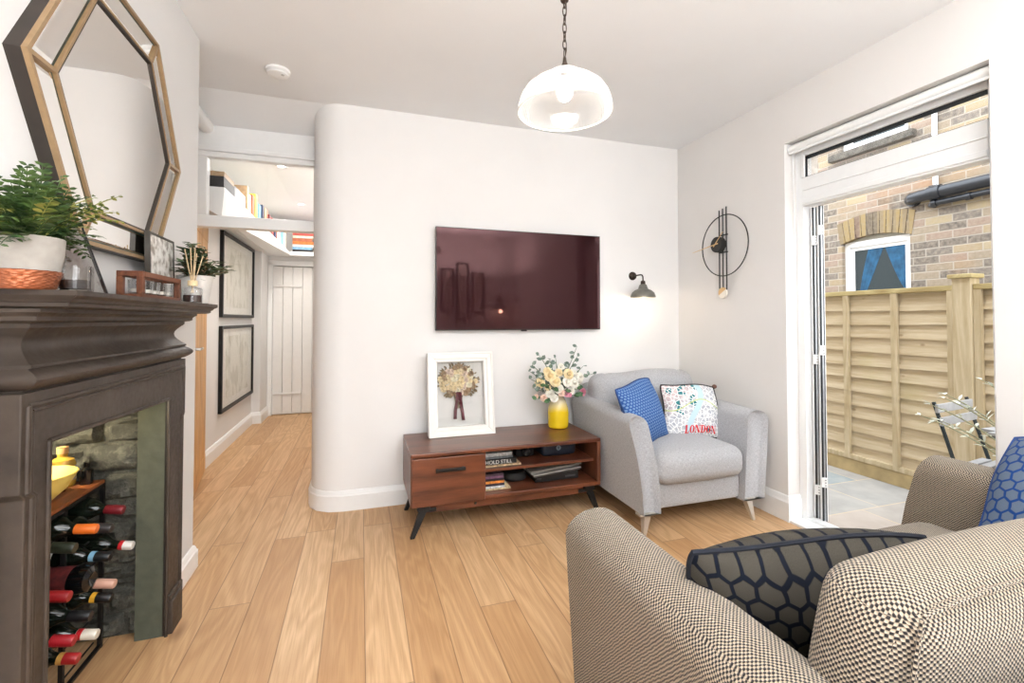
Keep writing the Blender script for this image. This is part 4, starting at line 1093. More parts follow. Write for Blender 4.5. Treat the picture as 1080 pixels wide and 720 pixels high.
# ------------------------------------------------------------------ upholstery pieces
LEGM = M('champagne_metal', (206,200,190), .35, .55, var=.02)
GREY = weave_mat('light_grey_fabric', (214,214,216), (174,175,179), .0045, .9, bump=.35, heather=.45)
SOFA = weave_mat('woven_beige_black_fabric', (180,164,143), (39,36,37), .0080, .32, bump=.7, bias=.03)
def arm_mesh(side, x_bot_in, x_bot_out, x_top_in, x_top_out, y_f, y_b, z0, zf, zb, rtop, lean=.0):
    """flared arm running along Y; front face rounded. x given for the two faces at bottom and top"""
    rings = []
    def section(y, ztop, inset):
        cx_b, hw_b = (x_bot_in+x_bot_out)/2, abs(x_bot_out-x_bot_in)/2 - inset
        cx_t, hw_t = (x_top_in+x_top_out)/2, abs(x_top_out-x_top_in)/2 - inset
        pts = []
        zt = ztop - inset*.6
        def X(z, s):
            f = (z-z0)/(ztop-z0); f2 = f**1.5
            return (cx_b+(cx_t-cx_b)*f2) + s*(hw_b+(hw_t-hw_b)*f)
        r = min(rtop, hw_t*.98)
        zs = [z0, z0+(zt-r-z0)*.25, z0+(zt-r-z0)*.5, z0+(zt-r-z0)*.75, zt-r]
        for z in zs: pts.append((X(z,1), y, z))
        for i in range(1, 8):
            a = PI*i/8
            pts.append((X(zt-r,0)+math.cos(a)*(X(zt-r,1)-X(zt-r,0)), y, zt-r + r*math.sin(a)))
        for z in reversed(zs): pts.append((X(z,-1), y, z))
        return pts
    rf = .035
    for i in range(6):
        a = PI/2*i/5
        rings.append(section(y_f + rf*(1-math.sin(a)), zf, rf*(1-math.cos(a))*.0 + rf*(1-math.sin(a))*.9 if i < 5 else 0))
    n = 10
    for i in range(1, n+1):
        f = i/n; rings.append(section(y_f+rf+(y_b-y_f-rf)*f, zf+(zb-zf)*f, 0))
    # front slopes back towards the top
    out = []
    for ring in rings:
        out.append([(x, y + lean*((z-z0)/(zf-z0))**2 * max(0, 1-(y-y_f)/.5), z) for x, y, z in ring])
    return MB().loft(out)
def blade_leg(parent, x, y, z1, dx, dy, w=.042):
    mb = MB().hexa([(x+dx-.008,y+dy-.008,0),(x+dx+.008,y+dy-.008,0),(x+dx+.008,y+dy+.008,0),(x+dx-.008,y+dy+.008,0)],
                   [(x-w*.5,y-.022,z1-.012),(x+w*.5,y-.022,z1-.012),(x+w*.5,y+.022,z1-.012),(x-w*.5,y+.022,z1-.012)])
    mb.box(x-.05,x+.05,y-.025,y+.025,z1-.010,z1+.002)
    return mb.build('leg', LEGM, parent, smooth=0, bevel=.002)

# armchair in the corner
t = thing('armchair','light grey upholstered armchair in the corner beside the glazed doors','armchair',(1.9,2.6,0))
AZ = .125
arm_mesh(-1, 1.572, 1.462, 1.560, 1.436, 2.175, 3.02, AZ, .640, .670, .055, .125).build('arm', GREY, t, smooth=60)
arm_mesh(1, 2.150, 2.300, 2.240, 2.402, 2.175, 3.02, AZ, .635, .665, .055, .06).build('arm', GREY, t, smooth=60)
MB().softbox(.60,.78,.15,.02,(0,0,0),8,None,(1.862,2.61,AZ+.077)).build('seat_base', GREY, t)
MB().softbox(.80,.14,.60,.05,(0,0,0),10,Matrix.Rotation(R(-6),4,'X'),(1.90,2.96,.44)).build('back_frame', GREY, t)
MB().softbox(.596,.74,.175,.065,(.0,.018,.025),18,None,(1.862,2.535,.355)).build('seat_cushion', GREY, t)
# back cushion with soft pleats along the top
mb = MB().softbox(.80,.20,.44,.085,(0,.03,.0),26,None,(0,0,0))
vs = []
for (x, y, z) in mb.v:
    z += .010*math.sin(x*9+.6)*(1 if z > .1 else .2) - (.012*max(0, 1-abs(((x+.4) % .2)-.1)/.02) if z > .12 and y < .06 else 0)
    y += -.006*math.sin(x*23+z*6) * (1 if y < 0 else 0)
    vs.append((x, y, z))
mb.v = [tuple(Matrix.Translation((1.895,2.82,.61)) @ Matrix.Rotation(R(-11),4,'X') @ Vector(p)) for p in vs]
mb.build('back_cushion', GREY, t)
blade_leg(t, 1.500, 2.215, AZ, -.027, -.02); blade_leg(t, 2.205, 2.215, AZ, .022, -.025)
blade_leg(t, 1.510, 2.95, AZ, -.03, .02); blade_leg(t, 2.215, 2.95, AZ, .03, .02)
mb = MB()
for y0_, y1_ in ((2.18,2.60),):
    pass

# ------------------------------------------------------------------ scatter cushions
def pillow(name, lab, mat, w, h, th, loc, M3, pipe=None, pinch=.05, group=None, cuv=1.0):
    """local axes: x width, z height, y thickness"""
    t = thing(name, lab, 'cushion', loc, (0,0,0), group, world=False)
    t.rotation_euler = M3.to_euler()
    N = 22
    def P(u, v, s):
        rc = 1 - .055*u**4*v**4
        px = u*w/2*(1 - pinch*(1-v*v)*.9)*rc + .006*math.sin(v*4+1)*u*u; pz = v*h/2*(1 - pinch*(1-u*u)*.9)*rc + .007*math.sin(u*3.4+.6)*v*v
        tt = th/2*((1-abs(u)**2.2)*(1-abs(v)**2.2))**.62
        tt += .004*math.sin(u*5+v*3)*(1-u*u)*(1-v*v)
        return Vector((px, s*tt, pz + h/2))
    mb = MB()
    for s in (-1, 1):
        vs = []; uvs = []
        for i in range(N+1):
            for j in range(N+1):
                u = math.sin((i/N-.5)*PI)*.6 + (i/N*2-1)*.4; v = math.sin((j/N-.5)*PI)*.6 + (j/N*2-1)*.4
                vs.append(P(u,v,s)); uvs.append(((u*w/2+s*3.3)*cuv, v*h/2*cuv))
        fs = [(i*(N+1)+j,(i+1)*(N+1)+j,(i+1)*(N+1)+j+1,i*(N+1)+j+1) for i in range(N) for j in range(N)]
        mb.add(vs, fs, uvs)
    mb.build('cover', mat, t)
    if pipe:
        loop = []
        for i in range(24): loop.append(P(-1+2*i/24,-1,1))
        for i in range(24): loop.append(P(1,-1+2*i/24,1))
        for i in range(24): loop.append(P(1-2*i/24,1,1))
        for i in range(24): loop.append(P(-1,1-2*i/24,1))
        MB().tube(loop, .0055, n=6, closed=True).build('piping', pipe, t)
    t['_p'] = 1
    return t, P
NAVY = M('navy_piping', (15,19,30), .9)
DARKHEX = cell_mat('dark_hexagon_fabric', (13,17,28), (64,60,53), .043, -.405, .02, .35)
BLUEHEX = cell_mat('blue_hexagon_fabric', (30,66,126), (98,112,132), .041, -.41, .02, .33)
BLUEDOT = cell_mat('blue_dotted_fabric', (44,84,148), (112,144,188), .020, -.34, .05, .1)
def rot3(x=0, y=0, z=0): return Matrix.Rotation(R(z),4,'Z') @ Matrix.Rotation(R(y),4,'Y') @ Matrix.Rotation(R(x),4,'X')
# blue cushion on the armchair's left
pillow('scatter_cushion','blue dotted square cushion propped on its corner in the armchair', BLUEDOT, .39,.39,.16,(1.695,2.415,.436), rot3(-18,-6,25), M('blue_piping',(40,72,130),.85))
# map cushion
k = NT('city_map_print'); u = k.uv(); ux, uy, uz = k.sep(u)
v1 = k.n('ShaderNodeTexVoronoi', feature='DISTANCE_TO_EDGE'); v1.voronoi_dimensions='2D'; v1.inputs['Scale'].default_value=38; k.l(u, v1.inputs['Vector'])
v2 = k.n('ShaderNodeTexVoronoi', feature='DISTANCE_TO_EDGE'); v2.voronoi_dimensions='2D'; v2.inputs['Scale'].default_value=130; k.l(u, v2.inputs['Vector'])
v3 = k.n('ShaderNodeTexVoronoi'); v3.voronoi_dimensions='2D'; v3.inputs['Scale'].default_value=30; k.l(u, v3.inputs['Vector'])
rnd = k.sep(v3.outputs['Color'])[0]
n1 = k.noise(u, 30, 3)
ground = k.mix(k.maprange(n1,.4,.6), lin((186,190,198)), lin((226,224,224)))
pink = k.maprange(k.math('SUBTRACT', uy, k.math('MULTIPLY', k.math('ADD', ux, 3.3), .8)), .05,.20)
ground = k.mix(k.math('MULTIPLY', pink, .6), ground, lin((226,190,184)))
c = k.mix(k.math('MULTIPLY', k.maprange(v2.outputs['Distance'],.02,.10,1,0), k.maprange(k.noise(u, 26, 2),.42,.55)), ground, lin((84,90,104)))
c = k.mix(k.math('GREATER_THAN', rnd, .88), c, lin((60,128,134)))
c = k.mix(k.maprange(v1.outputs['Distance'],.07,.10,1,0), c, lin((244,243,240)))
riv = k.math('ABSOLUTE', k.math('SUBTRACT', ux, k.math('ADD', k.math('MULTIPLY', k.math('SINE', k.math('MULTIPLY', uy, 13.0)), .05), -3.29)))
c = k.mix(k.maprange(riv,.018,.024,1,0), c, lin((190,214,222)))
yl = k.math('ABSOLUTE', k.math('SUBTRACT', uy, k.math('ADD', k.math('MULTIPLY', k.math('SINE', k.math('MULTIPLY', ux, 15.0)), .04), .03)))
c = k.mix(k.maprange(yl,.003,.005,.8,0), c, lin((190,204,120)))
k.base(c, .85, 0, .2)
BLK = M('black_piping', (26,26,28), .85)
mt, P = pillow('map_cushion','city map cushion with red LONDON lettering and black piping in the armchair', k.m, .385,.345,.13,(2.035,2.475,.430), rot3(-17.5,3,-12), BLK, .04)
# tassel-like rolled corner, top right
MB().ball((.188,0,.338),(.016,.012,.014)).tube([(.176,0,.33),(.19,0,.34)],.012,n=8).build('corner_knot', M('brown_corner', (120,88,76), .85), mt)
# fat deco lettering, wrapped onto the front of the cushion
REDINK = M('red_print', (222,34,40), .8)
def arc(rx, rz, cx, a0, a1, n): return [(cx+rx*math.cos(a0+(a1-a0)*i/n), .5+rz*math.sin(a0+(a1-a0)*i/n)) for i in range(n+1)]
def ring_quads(outer, inner): return [[outer[i], outer[i+1], inner[i+1], inner[i]] for i in range(len(outer)-1)]
GL = {
 'L': (.66, [[(.05,0),(.05,1),(.30,1),(.30,0)], [(0,.92),(0,1),(.36,1),(.36,.92)], [(0,0),(0,.09),(.5,.09),(.5,0)], [(.46,0),(.46,.10),(.56,.32),(.64,.32),(.64,0)]]),
 'O': (.86, ring_quads(arc(.42,.5,.42,0,2*PI,28), arc(.16,.42,.42,0,2*PI,28))),
 'N': (.92, [[(.06,0),(.06,1),(.14,1),(.14,0)], [(0,0),(0,.08),(.22,.08),(.22,0)], [(0,.92),(0,1),(.30,1),(.36,.92)], [(.06,1),(.34,1),(.84,0),(.60,0)], [(.76,0),(.76,1),(.84,1),(.84,0)], [(.68,.92),(.68,1),(.92,1),(.92,.92)]]),
 'D': (.86, [[(.05,0),(.05,1),(.30,1),(.30,0)], [(0,0),(0,.09),(.40,.09),(.40,0)], [(0,.91),(0,1),(.40,1),(.40,.91)]] + ring_quads(arc(.46,.5,.38,-PI/2,PI/2,14), arc(.20,.41,.38,-PI/2,PI/2,14))),
}
hL, wL = .050, .040; xcur = -.070; me_v = MB()
for ch in 'LONDON':
    wd, quads = GL[ch]
    for q in quads:
        N = 4
        if len(q) == 4:
            grid = [[(1-a)*(1-b)*Vector(q[0])+a*(1-b)*Vector(q[1])+a*b*Vector(q[2])+(1-a)*b*Vector(q[3]) for b in (i_/N for i_ in range(N+1))] for a in (i_/N for i_ in range(N+1))]
            pts = [p for row in grid for p in row]; fcs = [(a*(N+1)+b,(a+1)*(N+1)+b,(a+1)*(N+1)+b+1,a*(N+1)+b+1) for a in range(N) for b in range(N)]
        else:
            pts = [Vector(p) for p in q]; fcs = [tuple(range(len(q)))]
        vs = []
        for p in pts:
            uu = (xcur+p.x*wL)/(.385/2); vv2 = (-.150+p.y*hL)/(.345/2)
            e = P(max(-.98,min(.98,uu)), max(-.98,min(.98,vv2)), -1); vs.append((e.x, e.y-.0020, e.z))
        me_v.add(vs, fcs)
    xcur += wd*wL + .0030
me_v.build('lettering', REDINK, mt, smooth=0)

# ------------------------------------------------------------------ sofa in the foreground
t = thing('sofa','beige and black woven two-seat sofa in the foreground seen from behind','sofa',(1.36,.7,0))
arm_mesh(-1, .735, .610, .700, .532, 1.125, .22, .13, .665, .665, .070, 0).build('arm', SOFA, t, smooth=60) if False else None
def arm_fwd(xbi, xbo, xti, xto, yfront, yback, z0, ztop, r, sl):
    """same arm, front end facing +Y"""
    mb = arm_mesh(1, xbi, xbo, xti, xto, -yfront, -yback, z0, ztop, ztop, r, sl)
    mb.v = [(x, -y, z) for x, y, z in mb.v]; return mb
arm_fwd(.720, .595, .700, .530, 1.235, .24, .12, .668, .066, .075).build('arm', SOFA, t, smooth=60)
arm_fwd(2.02, 2.145, 2.03, 2.205, 1.285, .24, .12, .668, .066, .085).build('arm', SOFA, t, smooth=60)
MB().softbox(1.30,.92,.17,.02,(0,0,0),8,None,(1.37,.72,.205)).build('seat_base', SOFA, t)
MB().softbox(1.62,.15,.60,.05,(0,0,0),10,Matrix.Rotation(R(4),4,'X'),(1.37,.30,.42)).build('back_frame', SOFA, t)
for cxx in (1.045,1.695):
    MB().softbox(.645,.80,.17,.06,(0,.015,.015),16,None,(cxx,.80,.365)).build('seat_cushion', SOFA, t)
for cxx in (1.030,1.70):
    mb = MB().softbox(.66 if cxx < 1.5 else .62,.15,.44,.05,(.055,.03,.022),26,None,(0,0,0))
    mb.v = [tuple(Matrix.Translation((cxx,.515,.585)) @ Matrix.Rotation(R(7),4,'X') @ Vector(p)) for p in mb.v]
    bc = mb.build('back_cushion', SOFA, t)
    pts = []
    mm = Matrix.Translation((cxx,.515,.585)) @ Matrix.Rotation(R(7),4,'X')
    hw = .315
    for i in range(25):
        xx = -hw + 2*hw*i/24; pts.append(mm @ Vector((xx, -.067, .215 + .020*(1-(xx/.33)**2)**.7)))
    MB().tube(pts, .0032, n=6).build('seam', SOFA, bc)
    pts = [mm @ Vector((-hw-.002-.03*(1-(zz/.22)**2), -.067-.012*(1-(zz/.22)**2), zz)) for zz in [-.2+.415*i/16 for i in range(17)]]
    MB().tube(pts, .0032, n=6).build('seam', SOFA, bc)
for xx, yy, ddx, ddy in ((.68,1.10,-.02,.02),(2.06,1.12,.02,.02),(.68,.33,-.02,-.02),(2.06,.33,.02,-.02)): blade_leg(t, xx, yy, .122, ddx, ddy)
pillow('lumbar_cushion','dark cushion with brown hexagons and navy lines lying against the sofa back', DARKHEX, .51,.31,.21,(.902,.797,.460), rot3(20,-2.4,-15), NAVY, .03)
pillow('scatter_cushion','blue and grey hexagon cushion leaning on the sofa arm by the opening', BLUEHEX, .43,.43,.17,(1.895,.775,.466), rot3(0,0,90) @ rot3(38,3,-1), M('blue_piping2',(40,70,126),.85), .04)
# ------------------------------------------------------------------ wall lights
BRONZE = M('aged_bronze', (62,50,42), .45, .6); PEWTER = M('grey_green_enamel', (122,120,112), .35, .4)
def lamp(kind, name, loc, energy, col=(1,.9,.78), size=.05, **kw):
    l = bpy.data.lights.new(name, kind); l.energy = energy; l.color = col
    if kind == 'AREA':
        l.shape = 'RECTANGLE'; l.size = kw.get('sx',1); l.size_y = kw.get('sy',1)
    elif kind in ('POINT','SPOT'): l.shadow_soft_size = size
    if kind == 'SPOT': l.spot_size = kw.get('spot', R(90)); l.spot_blend = .6
    o = bpy.data.objects.new(name, l); C.objects.link(o); o.location = loc
    if 'rot' in kw: o.rotation_euler = kw['rot']
    return o
def sconce(lab, loc, rz):
    t = thing('wall_lamp', lab, 'wall light', loc, (0,0,rz), world=False)
    # local: wall at y=0, arm towards -y
    mx = Matrix.Rotation(PI/2,4,'X')
    MB().lathe([(.001,.022),(.020,.020),(.030,.012),(.033,0)], n=24, m=mx).build('wall_plate', BRONZE, t)
    MB().tube([(0,-.015,0),(0,-.11,0),(0,-.128,-.004),(0,-.138,-.016),(0,-.140,-.035),(0,-.140,-.055)], .0055, n=10).build('arm', BRONZE, t)
    MB().lathe([(.006,-.045),(.016,-.050),(.018,-.075),(.022,-.078)], (0,-.14,0), 20).build('lamp_holder', BRONZE, t)
    MB().lathe([(.016,-.072),(.026,-.078),(.032,-.095),(.036,-.108),(.060,-.118),(.080,-.135),(.090,-.160),(.092,-.172),(.089,-.172),(.078,-.138),(.058,-.121),(.034,-.111),(.028,-.095),(.020,-.08)], (0,-.14,0), 36).build('lamp_shade', PEWTER, t)
    MB().ball((0,-.14,-.135),(.022,.022,.030),14,10).build('bulb', EM.m, t)
    return t
sconce('grey dome wall lamp on a bronze arm beside the television', (1.987,BY,1.526), 0)
lamp('POINT','sconce_light',(1.987,BY-.14,1.326),1.5,(1,.80,.58),.03)
sconce('matching dome wall lamp on the rear wall', (2.15,REAR,1.526), PI)
lamp('POINT','sconce_light_rear',(2.15,REAR+.14,1.326),2.2,(1,.72,.5),.03)
for (xx, z0, z1, lab) in ((1.30,1.35,2.0,'black framed picture on the rear wall nearest the window'),(1.55,1.2,2.1,'tall black framed picture in the middle of the rear wall'),(1.80,1.3,1.95,'black framed picture on the rear wall nearest the lamp')):
    t = thing('framed_picture', lab, 'picture', (xx,REAR,z0))
    mb = MB()
    for a in ((xx-.1,xx-.08,z0,z1),(xx+.08,xx+.1,z0,z1),(xx-.08,xx+.08,z0,z0+.02),(xx-.08,xx+.08,z1-.02,z1)): mb.box(a[0],a[1],REAR,REAR+.03,a[2],a[3])
    mb.build('frame', BLACKMETAL, t, smooth=0)
    MB().box(xx-.08,xx+.08,REAR,REAR+.01,z0+.02,z1-.02).build('print', M('pale_print', (214,208,200), .5, var=.1, scale=12), t, smooth=0)

# ------------------------------------------------------------------ wire wall clock on the right wall
CX_ = RX-.03; CY_, CZ_ = 2.568, 1.703
t = thing('wall_clock','black wire ring wall clock with three rods and gold hands','clock',(RX,CY_,CZ_))
MB().tube([(CX_,CY_+.211*math.cos(2*PI*i/64),CZ_+.211*math.sin(2*PI*i/64)) for i in range(64)], .0038, n=8, closed=True).build('ring', BLACKMETAL, t)
for yy, za, zb in ((2.611,1.405,1.953),(2.578,1.402,1.960),(2.545,1.395,1.968)):
    MB().tube([(CX_,yy,za),(CX_,yy,zb)], .0042, n=8).build('rod', BLACKMETAL, t)
mx = Matrix.Rotation(PI/2,4,'Y')
MB().lathe([(.001,.02),(.050,.02),(.054,.016),(.054,-.02),(.001,-.02)], (CX_-.012,2.610,1.713), 36, Matrix.Rotation(-PI/2,4,'Y')).build('dial', M('clock_black', (30,29,28), .5), t)
for za in (1.655,1.775): MB().box(CX_-.004,CX_+.004,2.535,2.60,za-.004,za+.004).build('crossbar', BLACKMETAL, t, smooth=0)
CG = M('clock_gold', (222,190,140), .3, .7)
def hand(y1, z1, back):
    a = Vector((CX_-.038,2.612,1.713)); b = Vector((CX_-.038,y1,z1)); d = (b-a).normalized(); n = Vector((0,-d.z,d.y))
    MB().add([a-d*back+n*.004, a-d*back-n*.004, b-n*.0015, b+n*.0015, a-d*back+n*.004-Vector((.002,0,0)), a-d*back-n*.004-Vector((.002,0,0)), b-n*.0015-Vector((.002,0,0)), b+n*.0015-Vector((.002,0,0))],
             [(0,1,2,3),(7,6,5,4),(0,4,5,1),(1,5,6,2),(2,6,7,3),(3,7,4,0)]).build('hand', CG, t, smooth=0)
hand(2.835,1.685,.03); hand(2.535,1.790,.02)
k = NT('marble_and_gold'); x,y,z = k.sep(k.obj())
k.base(k.mix(k.math('GREATER_THAN', k.math('ADD', z, k.math('MULTIPLY', y, .6)), -.318), lin((236,228,216)), lin((222,184,130))), .3)
MB().lathe([(.001,.006),(.036,.006),(.038,.004),(.038,-.006),(.001,-.006)], (CX_-.004,2.578,1.375), 32, Matrix.Rotation(-PI/2,4,'Y')).build('marble_disc', k.m, t)

# ------------------------------------------------------------------ glass pendant lamp
PX, PY, PZ = .626, 1.362, 1.866
t = thing('pendant_lamp','ribbed clear glass dome pendant lamp on a dark chain','ceiling light',(PX,PY,H))
k = NT('prismatic_glass'); x,y,z = k.sep(k.obj())
ang = k.math('ARCTAN2', y, x); rib = k.math('SINE', k.math('MULTIPLY', ang, 90.0))
tr = k.n('ShaderNodeBsdfTransparent'); tr.inputs[0].default_value = (.96,.96,.95,1)
tl = k.n('ShaderNodeBsdfTranslucent'); tl.inputs[0].default_value = (.95,.94,.92,1)
df = k.n('ShaderNodeBsdfDiffuse'); df.inputs[0].default_value = (.92,.91,.9,1)
gl = k.n('ShaderNodeBsdfGlossy'); gl.inputs['Roughness'].default_value = .12
m1 = k.n('ShaderNodeMixShader'); m1.inputs[0].default_value = .5; k.l(tl.outputs[0], m1.inputs[1]); k.l(df.outputs[0], m1.inputs[2])
lw = k.n('ShaderNodeLayerWeight'); lw.inputs[0].default_value = .55
f = k.math('ADD', k.math('MULTIPLY', lw.outputs['Facing'], .38), k.maprange(rib, -1, 1, .0, .14))
f = k.math('MINIMUM', f, 1.0)
m2 = k.n('ShaderNodeMixShader'); k.l(f, m2.inputs[0]); k.l(tr.outputs[0], m2.inputs[1]); k.l(m1.outputs[0], m2.inputs[2])
m3 = k.n('ShaderNodeMixShader'); m3.inputs[0].default_value = .08; k.l(m2.outputs[0], m3.inputs[1]); k.l(gl.outputs[0], m3.inputs[2])
k.l(m3.outputs[0], k.out.inputs['Surface'])
pr = [(.019,.136),(.038,.134),(.048,.128),(.053,.117),(.051,.106),(.053,.102),(.082,.098),(.106,.089),(.127,.072),(.142,.049),(.150,.024),(.1525,.0),(.151,-.002)]
MB().lathe(pr, (PX,PY,PZ), 72).build('glass_shade', k.m, t, smooth=60)
rim = [(PX+.1525*math.cos(2*PI*i/60), PY+.1525*math.sin(2*PI*i/60), PZ) for i in range(60)]
MB().tube(rim, .0028, n=6, closed=True).build('shade_rim', M('glass_rim', (240,240,238), .15), t)
MB().lathe([(.001,.180),(.005,.178),(.007,.162),(.014,.148),(.019,.139),(.019,.134),(.012,.124),(.012,.11)], (PX,PY,PZ), 20).build('gallery', BRONZE, t)
MB().lathe([(.001,H-PZ),(.050,H-PZ),(.050,H-PZ-.012),(.012,H-PZ-.03),(.001,H-PZ-.032)], (PX,PY,PZ), 28).build('ceiling_rose', BRONZE, t)
mb = MB(); zt = PZ+.178; i = 0
while zt < 2.53:
    a = []
    for j in range(14):
        ph = 2*PI*j/14; u = .0062*math.cos(ph); w = .017*math.sin(ph)
        a.append((PX+(u if i % 2 else 0), PY+(0 if i % 2 else u), zt+.015+w))
    mb.tube(a, .0019, n=5, closed=True); zt += .0275; i += 1
mb.tube([(PX+.006*math.sin(j*.8),PY+.006*math.cos(j*.8),PZ+.17+j*(.50/30)) for j in range(31)],.0018,n=5)
mb.build('chain', BRONZE, t)
MB().ball((PX,PY,PZ+.37),(.014,.014,.012),14,8).build('chain_hook_cup', BRONZE, t)
MB().ball((PX,PY,PZ+.066),(.026,.026,.032),18,12).lathe([(.012,.092),(.012,.115)],(PX,PY,PZ),14).build('bulb', EM.m, t)
lamp('POINT','pendant_light',(PX,PY,PZ+.0),3,(1,.93,.84),.04)

# ------------------------------------------------------------------ glazed opening on the right
DXF = 2.50
mb = MB()
mb.box(DXF,DXF+.07,2.062,Y1,0,ZH)                                   # left upright
mb.box(DXF,DXF+.07,Y0,Y0+.05,0,ZH)
mb.box(DXF,DXF+.07,Y0+.05,2.062,2.165,ZH)                            # head
mb.box(DXF-.004,DXF+.07,Y0+.05,2.062,1.865,2.035)                    # transom bar
mb.box(DXF-.012,DXF,Y0+.05,2.062,1.875,1.905).box(DXF-.010,DXF,Y0+.05,2.062,1.955,1.962)
mb.box(DXF-.008,DXF,2.045,2.07,2.035,2.17)
struct('window_3', mb, UPVC, smooth=0, bevel=.004)
GASK = M('black_gasket', (34,38,42), .5)
mb = MB().box(DXF+.012,DXF+.020,Y0+.05,2.062,2.145,2.165).box(DXF+.012,DXF+.020,2.047,2.062,2.035,2.165).box(DXF+.012,DXF+.02,Y0+.05,2.062,2.035,2.041)
struct('window_3_gasket', mb, GASK, smooth=0)
struct('window_3_glass', MB().box(DXF+.028,DXF+.032,Y0+.05,2.05,2.04,2.15), GLASS, smooth=0)
struct('trim_threshold', MB().box(RX-.012,DXF+.075,Y0,Y1,-.012,.014).box(DXF,DXF+.05,Y0,2.062,.014,.030), UPVC, smooth=0, bevel=.003)
# folded bifold leaves, standing outwards
GREYAL = M('grey_aluminium', (186,190,194), .35, .5)
ang = R(43)
def leaf_door(lab, oy, first):
    t = thing('bifold_leaf', lab, 'door', (2.548, oy, .03), (0,0,0), group='folded glazed door leaves', world=False)
    t.rotation_euler = (0,0,-ang)     # local y runs outwards along the leaf, x is thickness
    Wd, HT, TK = .46, 1.825, .034
    mb = MB().box(-TK/2,TK/2,0,.055,0,HT).box(-TK/2,TK/2,Wd-.055,Wd,0,HT).box(-TK/2,TK/2,.055,Wd-.055,0,.09).box(-TK/2,TK/2,.055,Wd-.055,HT-.07,HT)
    mb.build('leaf_frame', UPVC, t, smooth=0, bevel=.002)
    MB().box(-.012,.012,.055,Wd-.055,.09,HT-.07).build('glazing', GLASS, t, smooth=0)
    MB().box(-TK*.32,-TK*.02,-.003,.001,.0,HT).box(TK*.22,TK*.36,-.003,.001,0,HT).build('gasket', GASK, t, smooth=0)
    MB().box(TK*.0,TK*.2,-.002,.001,0,HT).build('edge_strip', GREYAL, t, smooth=0)
    for zz in (.14, .90, 1.60):
        zc = zz + (.055 if not first else 0)
        h = MB().box(-TK*.45,TK*.45,-.014,0,zc,zc+.055)
        hh = h.build('hinge', UPVC, t, smooth=0, bevel=.002)
        mb = MB()
        for q in (.012,.028,.043): mb.ball((TK*.15,-.014,zc+q),.003,8,6)
        mb.build('hinge_screws', GASK, hh)
    return t
leaf_door('white folded glazed door leaf nearest the door frame', 2.034, True)
leaf_door('white folded glazed door leaf on the garden side of the stack', 1.993, False)
# roller blind rolled up at the head
t = thing('roller_blind','white roller blind rolled up at the head of the opening','blind',(RX+.05,1.63,2.2))
mx = Matrix.Rotation(PI/2,4,'X')
MB().lathe([(.001,.47),(.026,.47),(.026,-.47),(.001,-.47)], (RX+.048,1.633,2.212), 28, mx).build('roll', M('white_blind_cloth', (236,236,234), .8, var=.01), t)
MB().box(RX+.022,RX+.030,1.165,2.10,2.176,2.190).build('bottom_bar', UPVC, t, smooth=0, bevel=.003)
for yy in (2.104,1.160): MB().lathe([(.001,.003),(.030,.003),(.030,-.003),(.001,-.003)], (RX+.048,yy,2.212), 20, mx).build('end_bracket', UPVC, t)
MB().tube([(RX+.045,2.092,2.20),(RX+.043,2.085,1.9),(RX+.04,2.075,1.6),(RX+.042,2.078,1.42),(RX+.05,2.088,1.385),(RX+.058,2.094,1.42),(RX+.058,2.096,1.7),(RX+.055,2.098,2.20)], .0017, n=6).build('pull_chain', UPVC, t)

# ------------------------------------------------------------------ garden side
GZ = -.10
k = NT('sandstone_paving'); x,y,z = k.sep(k.obj())
br = k.n('ShaderNodeTexBrick'); br.offset=.5; br.squash=1.4
k.l(k.comb(k.math('ADD', x, .12), k.math('ADD', y, .25), 0.0), br.inputs['Vector'])
br.inputs['Scale'].default_value=1.0; br.inputs['Brick Width'].default_value=.56; br.inputs['Row Height'].default_value=.42
br.inputs['Mortar Size'].default_value=.005; br.inputs['Mortar Smooth'].default_value=.1
br.inputs['Color1'].default_value=lin((182,166,152)); br.inputs['Color2'].default_value=lin((136,150,154)); br.inputs['Mortar'].default_value=lin((196,178,148)); br.inputs['Bias'].default_value=-.1
nz=k.noise(k.obj(),7,4)
k.base(k.mix(k.math('MULTIPLY', k.maprange(nz,.35,.65), .25), br.outputs['Color'], lin((206,200,192))), .8, 0, .25); k.bump(nz,.15,.01)
struct('patio', MB().box(RX+.15,12,-6,9,GZ-.1,GZ), k.m, smooth=0)
struct('exterior_wall', MB().box(RX+.15,RX+.27,Y1,BY+3.5,GZ,3.2).box(RX+.15,RX+.27,REAR-2,Y0,GZ,3.2).box(RX+.15,RX+.27,Y0,Y1,ZH,3.2), M('exterior_render', (214,206,196), .85), smooth=0)

# overlapping-board fence
k = NT('fence_softwood'); x,y,z = k.sep(k.obj())
row = k.math('FLOOR', k.math('MULTIPLY', z, 1/.112))
v = k.comb(k.math('ADD', k.math('MULTIPLY', y, .35), k.math('MULTIPLY', row, 3.7)), k.math('MULTIPLY', z, 5.0), k.math('MULTIPLY', x, 2.0))
g = k.noise(v, 6, 4, .6); kn = k.n('ShaderNodeTexVoronoi'); kn.inputs['Scale'].default_value = 4.2; k.l(k.comb(y, k.math('MULTIPLY', z, 1.6), row), kn.inputs['Vector'])
c = k.mix(k.maprange(g,.3,.7), lin((214,200,172)), lin((186,167,134)))
gn = k.noise(k.obj(), 2.2, 3)
c = k.mix(k.math('MULTIPLY', k.maprange(gn,.55,.75), .35), c, lin((176,170,110)))
c = k.mix(k.maprange(kn.outputs['Distance'],.10,.04,0,.6), c, lin((124,88,54)))
k.base(c, .8, 0, .2); k.bump(g,.2,.01); FENCE = k.m
POSTW = wood_mat('fence_post_wood', (208,194,164), (180,162,128), 'z', 1.0, .8, .2)
FXX = 4.0
